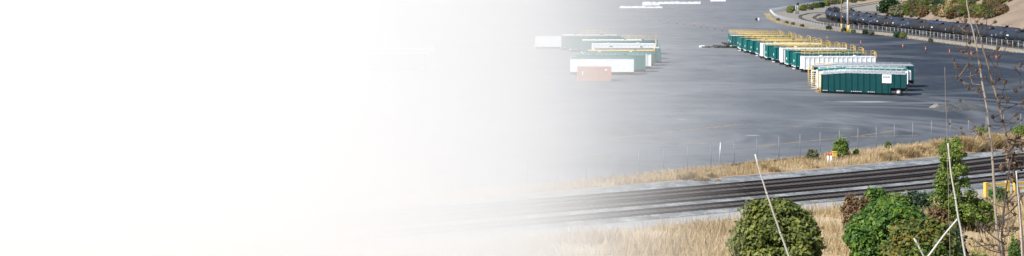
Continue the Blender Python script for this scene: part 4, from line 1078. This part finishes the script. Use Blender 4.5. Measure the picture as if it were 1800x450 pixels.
blades('verge_grass', clumpy(rg, 42000, lambda: between([p + Vector((0, -.3, 0)) for p in L_FENCE], [p + Vector((0, .6, 0)) for p in L_BAL_TOP], -10, 72), .9, -.45), M['straw'], 'short dry grass along the verge between fence and ballast', .12, .55)
vl = smooth_line(fence_loop[:7], 1.0)
blades('far_verge_grass', [(p.x + rg.uniform(-2.2, 1.0), p.y + rg.uniform(-1.5, 1), 0) for p in vl for _ in range(30)], M['straw'], 'thin dry grass at the foot of the far fence', .15, .7, .03)

# ------------------------------------------------------------------ dead trees, twigs with pods and bleached stalks on the near slope
def pod_mesh(seed):
    r = random.Random(seed); mb = MB(); nr = np.random.default_rng(seed)
    mb.lathe([(.006, -.03), (.020, -.02), (.027, 0), (.024, .016), (.012, .03), (.004, .034)], n=7)
    for k in range(5):                 # dry husk flaps round the open end
        q = k * 1.257; c, s = math.cos(q), math.sin(q)
        mb.add([(c * .024, s * .024, .002), (c * .020 - s * .012, s * .020 + c * .012, .006), (c * .034 - s * .006, s * .034 + c * .006, .034), (c * .030 + s * .008, s * .030 - c * .008, .030)], [(0, 1, 2, 3)])
    return mb.mesh('seed_pod', M['pod'])
PODS = [pod_mesh(k) for k in range(4)]
def dead_plant(name, trunk_px, radii, D, pods, label, trunk_mat, twig_mat, seed, cat='dead tree', extra=()):
    r = random.Random(seed)
    pts = [at(x, y, D + dd) for x, y, dd in trunk_px]
    foot = pts[0]; gz = hillz(foot.x, foot.y); down = (pts[0] - pts[1]); 
    if foot.z > gz:
        k = (foot.z - gz + .1) / max(-down.normalized().z, .3); foot = pts[0] + down.normalized() * k; pts = [foot] + pts; radii = [radii[0] * 1.08] + list(radii)
    o = pts[0].copy(); t = empty(name, o, 0, label, cat)
    sm = smooth_line([p - o for p in pts], .09); nrad = len(pts) - 1
    cum = [0]
    for a_, b_ in zip(pts, pts[1:]): cum.append(cum[-1] + (b_ - a_).length)
    rs = []
    for i, p in enumerate(sm):
        d = cum[-1] * i / (len(sm) - 1); j = max(k for k in range(len(cum)) if cum[k] <= d + 1e-6); j = min(j, nrad - 1)
        f = (d - cum[j]) / (cum[j + 1] - cum[j]); rs.append(radii[j] * (1 - f) + radii[j + 1] * f)
    sm = [p + Vector((r.uniform(-.004, .004), 0, r.uniform(-.003, .003))) for p in sm]
    rs = [q * r.uniform(.9, 1.12) for q in rs]
    MB().tube(sm, rs, 8).build('trunk', trunk_mat, t)
    nodes = [(p, q, None) for p, q in zip(sm, rs)]
    targets = [at(x, y, D + r.uniform(-.45, .45)) - o for x, y in pods]
    targets.sort(key=lambda p: min((p - n[0]).length for n in nodes))
    for tp in targets:
        best = min(nodes, key=lambda n: (tp - n[0]).length + (2.5 * max(0, n[0].z - tp.z + .05)) + (.25 if (tp - n[0]).length < .06 else 0))
        a_, ra, mb = best; mb = mb or MB(); d = tp - a_; L = d.length
        mid = a_ + d * .5 + Vector((d.x * .12, r.uniform(-.05, .05), -L * .12)) + Vector((r.uniform(-.03, .03), 0, r.uniform(-.03, .03)))
        r0 = min(max(ra * .55, .0055), .011); pl = smooth_line([a_, mid, tp], max(.06, L / 7))
        mb.tube(pl, [r0 + (.0035 - r0) * i / (len(pl) - 1) for i in range(len(pl))], 5)
        nodes += [(q, .007, mb) for q in pl[1:]]
        dirn = (pl[-1] - pl[-2]).normalized(); rot = dirn.to_track_quat('Z', 'Y').to_euler(); sc = r.uniform(.5, .95)
        link('seed_pod', PODS[r.randrange(4)], t, loc=tp + dirn * .02 * sc, rot=rot, scale=(sc, sc, sc))
    for pts_, rad_ in extra:
        mb = MB(); nodes.append((o, 0, mb)); w = [at(x, y, D + r.uniform(-.1, .1)) - o for x, y in pts_]; pl = smooth_line(w, .1); mb.tube(pl, [rad_ * (1 - .6 * i / (len(pl) - 1)) for i in range(len(pl))], 6)
    seen = []
    for nd_ in nodes:
        if nd_[2] is not None and not any(nd_[2] is q for q in seen): seen.append(nd_[2]); nd_[2].build('branch', twig_mat, t)
    return t
def px_list(l, ox, oy, k): return [(ox + x / k, oy + y / k) for x, y in l]
p1 = px_list([(212, 125), (265, 145), (275, 110), (315, 155), (163, 210), (183, 258), (277, 260), (307, 252), (343, 298), (192, 352), (230, 372), (290, 432), (355, 435), (375, 265), (290, 75), (245, 145), (220, 290), (300, 350)], 1640, 60, 4.5) \
   + px_list([(230, 12), (290, 72), (355, 80), (375, 105), (277, 315), (135, 352), (222, 388), (338, 378), (328, 402), (390, 372), (250, 432), (380, 440)], 1640, 140, 4.5) \
   + px_list([(940, 210), (1020, 215), (955, 355), (1030, 295), (1060, 430), (1005, 380), (890, 400)], 1560, 0, 7.5)
p2 = px_list([(490, 185), (475, 145), (510, 120), (495, 270), (500, 330), (510, 368), (567, 390), (655, 280), (690, 255), (685, 425), (655, 445), (590, 90), (440, 185), (420, 350), (520, 185), (470, 395)], 1640, 60, 4.5) \
   + px_list([(505, 130), (545, 145), (525, 190), (590, 150), (587, 178), (567, 32), (655, 85), (687, 62), (708, 185), (652, 200), (643, 285), (665, 318), (692, 325), (475, 305), (452, 370), (550, 330), (610, 400)], 1640, 140, 4.5) \
   + px_list([(1255, 145), (1290, 430), (1400, 300), (1180, 290), (1310, 240), (1240, 380)], 1560, 0, 7.5)
p3 = px_list([(210, 75), (285, 15), (300, 45), (375, 30), (180, 160), (225, 180), (385, 180), (375, 115), (140, 250), (170, 250), (190, 275), (212, 275), (255, 240), (220, 240), (110, 340), (175, 355), (218, 350), (240, 380), (265, 380), (330, 372), (355, 270), (370, 270), (330, 270), (400, 280), (355, 290), (415, 370), (390, 410), (95, 375), (320, 325), (410, 120), (430, 60), (340, 95)], 1680, 330, 3.75)
dead_plant('dead_tree', [(1758, 450, 0), (1752, 400, 0), (1746, 300, .05), (1740, 232, .1), (1733, 180, .1), (1722, 118, .2), (1716, 80, .2), (1702, 20, .3), (1697, -15, .3), (1693, -45, .3)],
           [.018, .017, .016, .0145, .013, .0115, .0105, .0105, .010, .009], 15.0, p1, 'tall pale dead trunk with seed pods, left of the two dead trees', M['bark_pale'], M['bark_brown'], 5)
dead_plant('dead_tree', [(1799, 450, .5), (1790, 350, .5), (1778, 278, .4), (1768, 235, .4), (1757, 190, .4), (1746, 150, .5), (1738, 118, .5), (1729, 90, .5), (1722, 62, .5), (1712, 30, .5)],
           [.017, .0165, .016, .015, .0145, .013, .0115, .010, .009, .006], 15.3, p2, 'brown dead tree curving up from the right edge, hung with pods', M['bark_brown'], M['bark_dark'], 6)
dead_plant('dead_shrub', [(1766, 462, .2), (1761, 420, .2), (1764, 380, .2), (1768, 340, .2), (1774, 300, .2), (1781, 262, .2)], [.014, .012, .011, .010, .008, .005], 14.4, p3,
           'low dark dead shrub with brown pods at the bottom right', M['bark_dark'], M['bark_dark'], 8, 'dead shrub',
           extra=[([(1766, 430), (1745, 415), (1722, 395), (1708, 372)], .009), ([(1762, 445), (1735, 438), (1712, 420)], .008), ([(1770, 360), (1782, 345), (1800, 338)], .009), ([(1753, 385), (1768, 378), (1786, 362), (1806, 330)], .010), ([(1781, 300), (1790, 330), (1798, 360)], .012)])
# withered leaf cluster on the right-hand tree
wc = []
for x, y, rr_ in ((1778, 250, .06), (1786, 262, .08), (1776, 285, .09), (1788, 285, .07), (1782, 310, .07), (1770, 268, .06), (1762, 295, .05), (1792, 248, .06)):
    p = at(x, y, 15.1); wc.append((tuple(p), (rr_, rr_, rr_ * 1.3)))
oo = Vector(wc[0][0]); cl_ = leaf_cloud(np.random.default_rng(4), [((c[0] - oo.x, c[1] - oo.y, c[2] - oo.z + 5), q) for c, q in wc], 420, .035)
cl_[:, :, 2] -= 5
t = [o for o in bpy.data.objects if o.name.startswith('dead_tree') and 'right edge' in o.get('label', '')][0]
link('withered_leaves', quads('withered_leaves', cl_, M['pod']), t, loc=oo - t.location)

def stalk(pts_px, radii, D, label, mat='stalk'):
    pts = [at(x, y, D) for x, y in pts_px]; d = (pts[0] - pts[1]).normalized(); gz = hillz(pts[0].x, pts[0].y)
    k = max(.1, (pts[0].z - gz + .08) / max(-d.z, .35)); pts = [pts[0] + d * k] + pts; radii = [radii[0] * 1.1] + list(radii); o = pts[0].copy()
    r = random.Random(int(D * 100)); l = smooth_line([p - o for p in pts], .12); rs = [radii[0] + (radii[-1] - radii[0]) * i / (len(l) - 1) for i in range(len(l))]
    l = [p + Vector((r.uniform(-.003, .003), 0, r.uniform(-.003, .003))) for p in l]
    mb = MB().tube(l, rs, 7)
    for i in range(3, len(l) - 1, 4):    # swollen joints
        mb.tube([l[i] - (l[i + 1] - l[i]) * .08, l[i] + (l[i + 1] - l[i]) * .08], rs[i] * 1.22, 7)
    return tag(mb.build('dry_stalk', M[mat], loc=o), label, 'stalk')
stalk([(1387, 452), (1362, 382), (1342, 322), (1327, 271)], [.0155, .009], 13.0, 'long bleached stalk leaning left across the round olive bush')
stalk([(1697, 452), (1688, 400), (1676, 330), (1670, 290), (1666, 252)], [.019, .008], 13.6, 'long bleached stalk leaning before the slender tree')
stalk([(1630, 452), (1657, 417), (1683, 385)], [.014, .009], 12.6, 'short bleached stalk slanting right and crossing the long one')
stalk([(1624, 450), (1616, 435), (1606, 419)], [.013, .008], 12.2, 'stubby bleached stalk at the bottom edge by the orange-tinted bush')
stalk([(1666, 300), (1664, 225), (1662, 170), (1661, 118)], [.0035, .0025], 14.2, 'hair-thin upright stem above the leaning stalk', 'bark_pale')
stalk([(1797, 452), (1794, 400), (1790, 345), (1786, 300)], [.011, .007], 13.9, 'pale upright stalk at the right edge')

# ------------------------------------------------------------------ white fog volume added to imitate a fade to white at left
SIG = 0.60
prof = [(1320, 0.0), (1240, .075), (1170, .20), (1100, .42), (1050, .66), (1000, 1.02), (950, 1.5), (900, 1.95), (800, 2.4), (700, 2.85), (600, 3.4), (500, 4.2), (400, 5.4), (250, 7.5), (0, 10), (-500, 12)]
near_y = 38.0; far = []
for x, tau in prof:
    y = near_y + tau / SIG; far.append(((x - 900) / F * y, y))
out = far + [(-75, far[-1][1]), (-75, near_y)]
n = len(out); z0, z1 = -2.0, 30.0
vs = [(x, y, z0) for x, y in out] + [(x, y, z1) for x, y in out]
fs = [tuple(range(n - 1, -1, -1)), tuple(range(n, 2 * n))] + [(k, (k + 1) % n, (k + 1) % n + n, k + n) for k in range(n)]
me = bpy.data.meshes.new('added_fade_haze'); me.from_pydata(vs, [], fs); me.update()
import bmesh
bm = bmesh.new(); bm.from_mesh(me); bmesh.ops.recalc_face_normals(bm, faces=bm.faces); bm.to_mesh(me); bm.free()
m = bpy.data.materials.new('added_white_fog'); m.use_nodes = True; nt = m.node_tree; nt.nodes.clear()
ou = nt.nodes.new('ShaderNodeOutputMaterial'); pv = nt.nodes.new('ShaderNodeVolumePrincipled')
pv.inputs['Color'].default_value = (0.989, 0.991, 0.994, 1); pv.inputs['Density'].default_value = SIG; pv.inputs['Anisotropy'].default_value = 0.0
nt.links.new(pv.outputs[0], ou.inputs['Volume']); me.materials.append(m)
tag(link('added_fade_haze', me), 'added white fog volume fading the left half of the view', 'fog', kind='stuff')
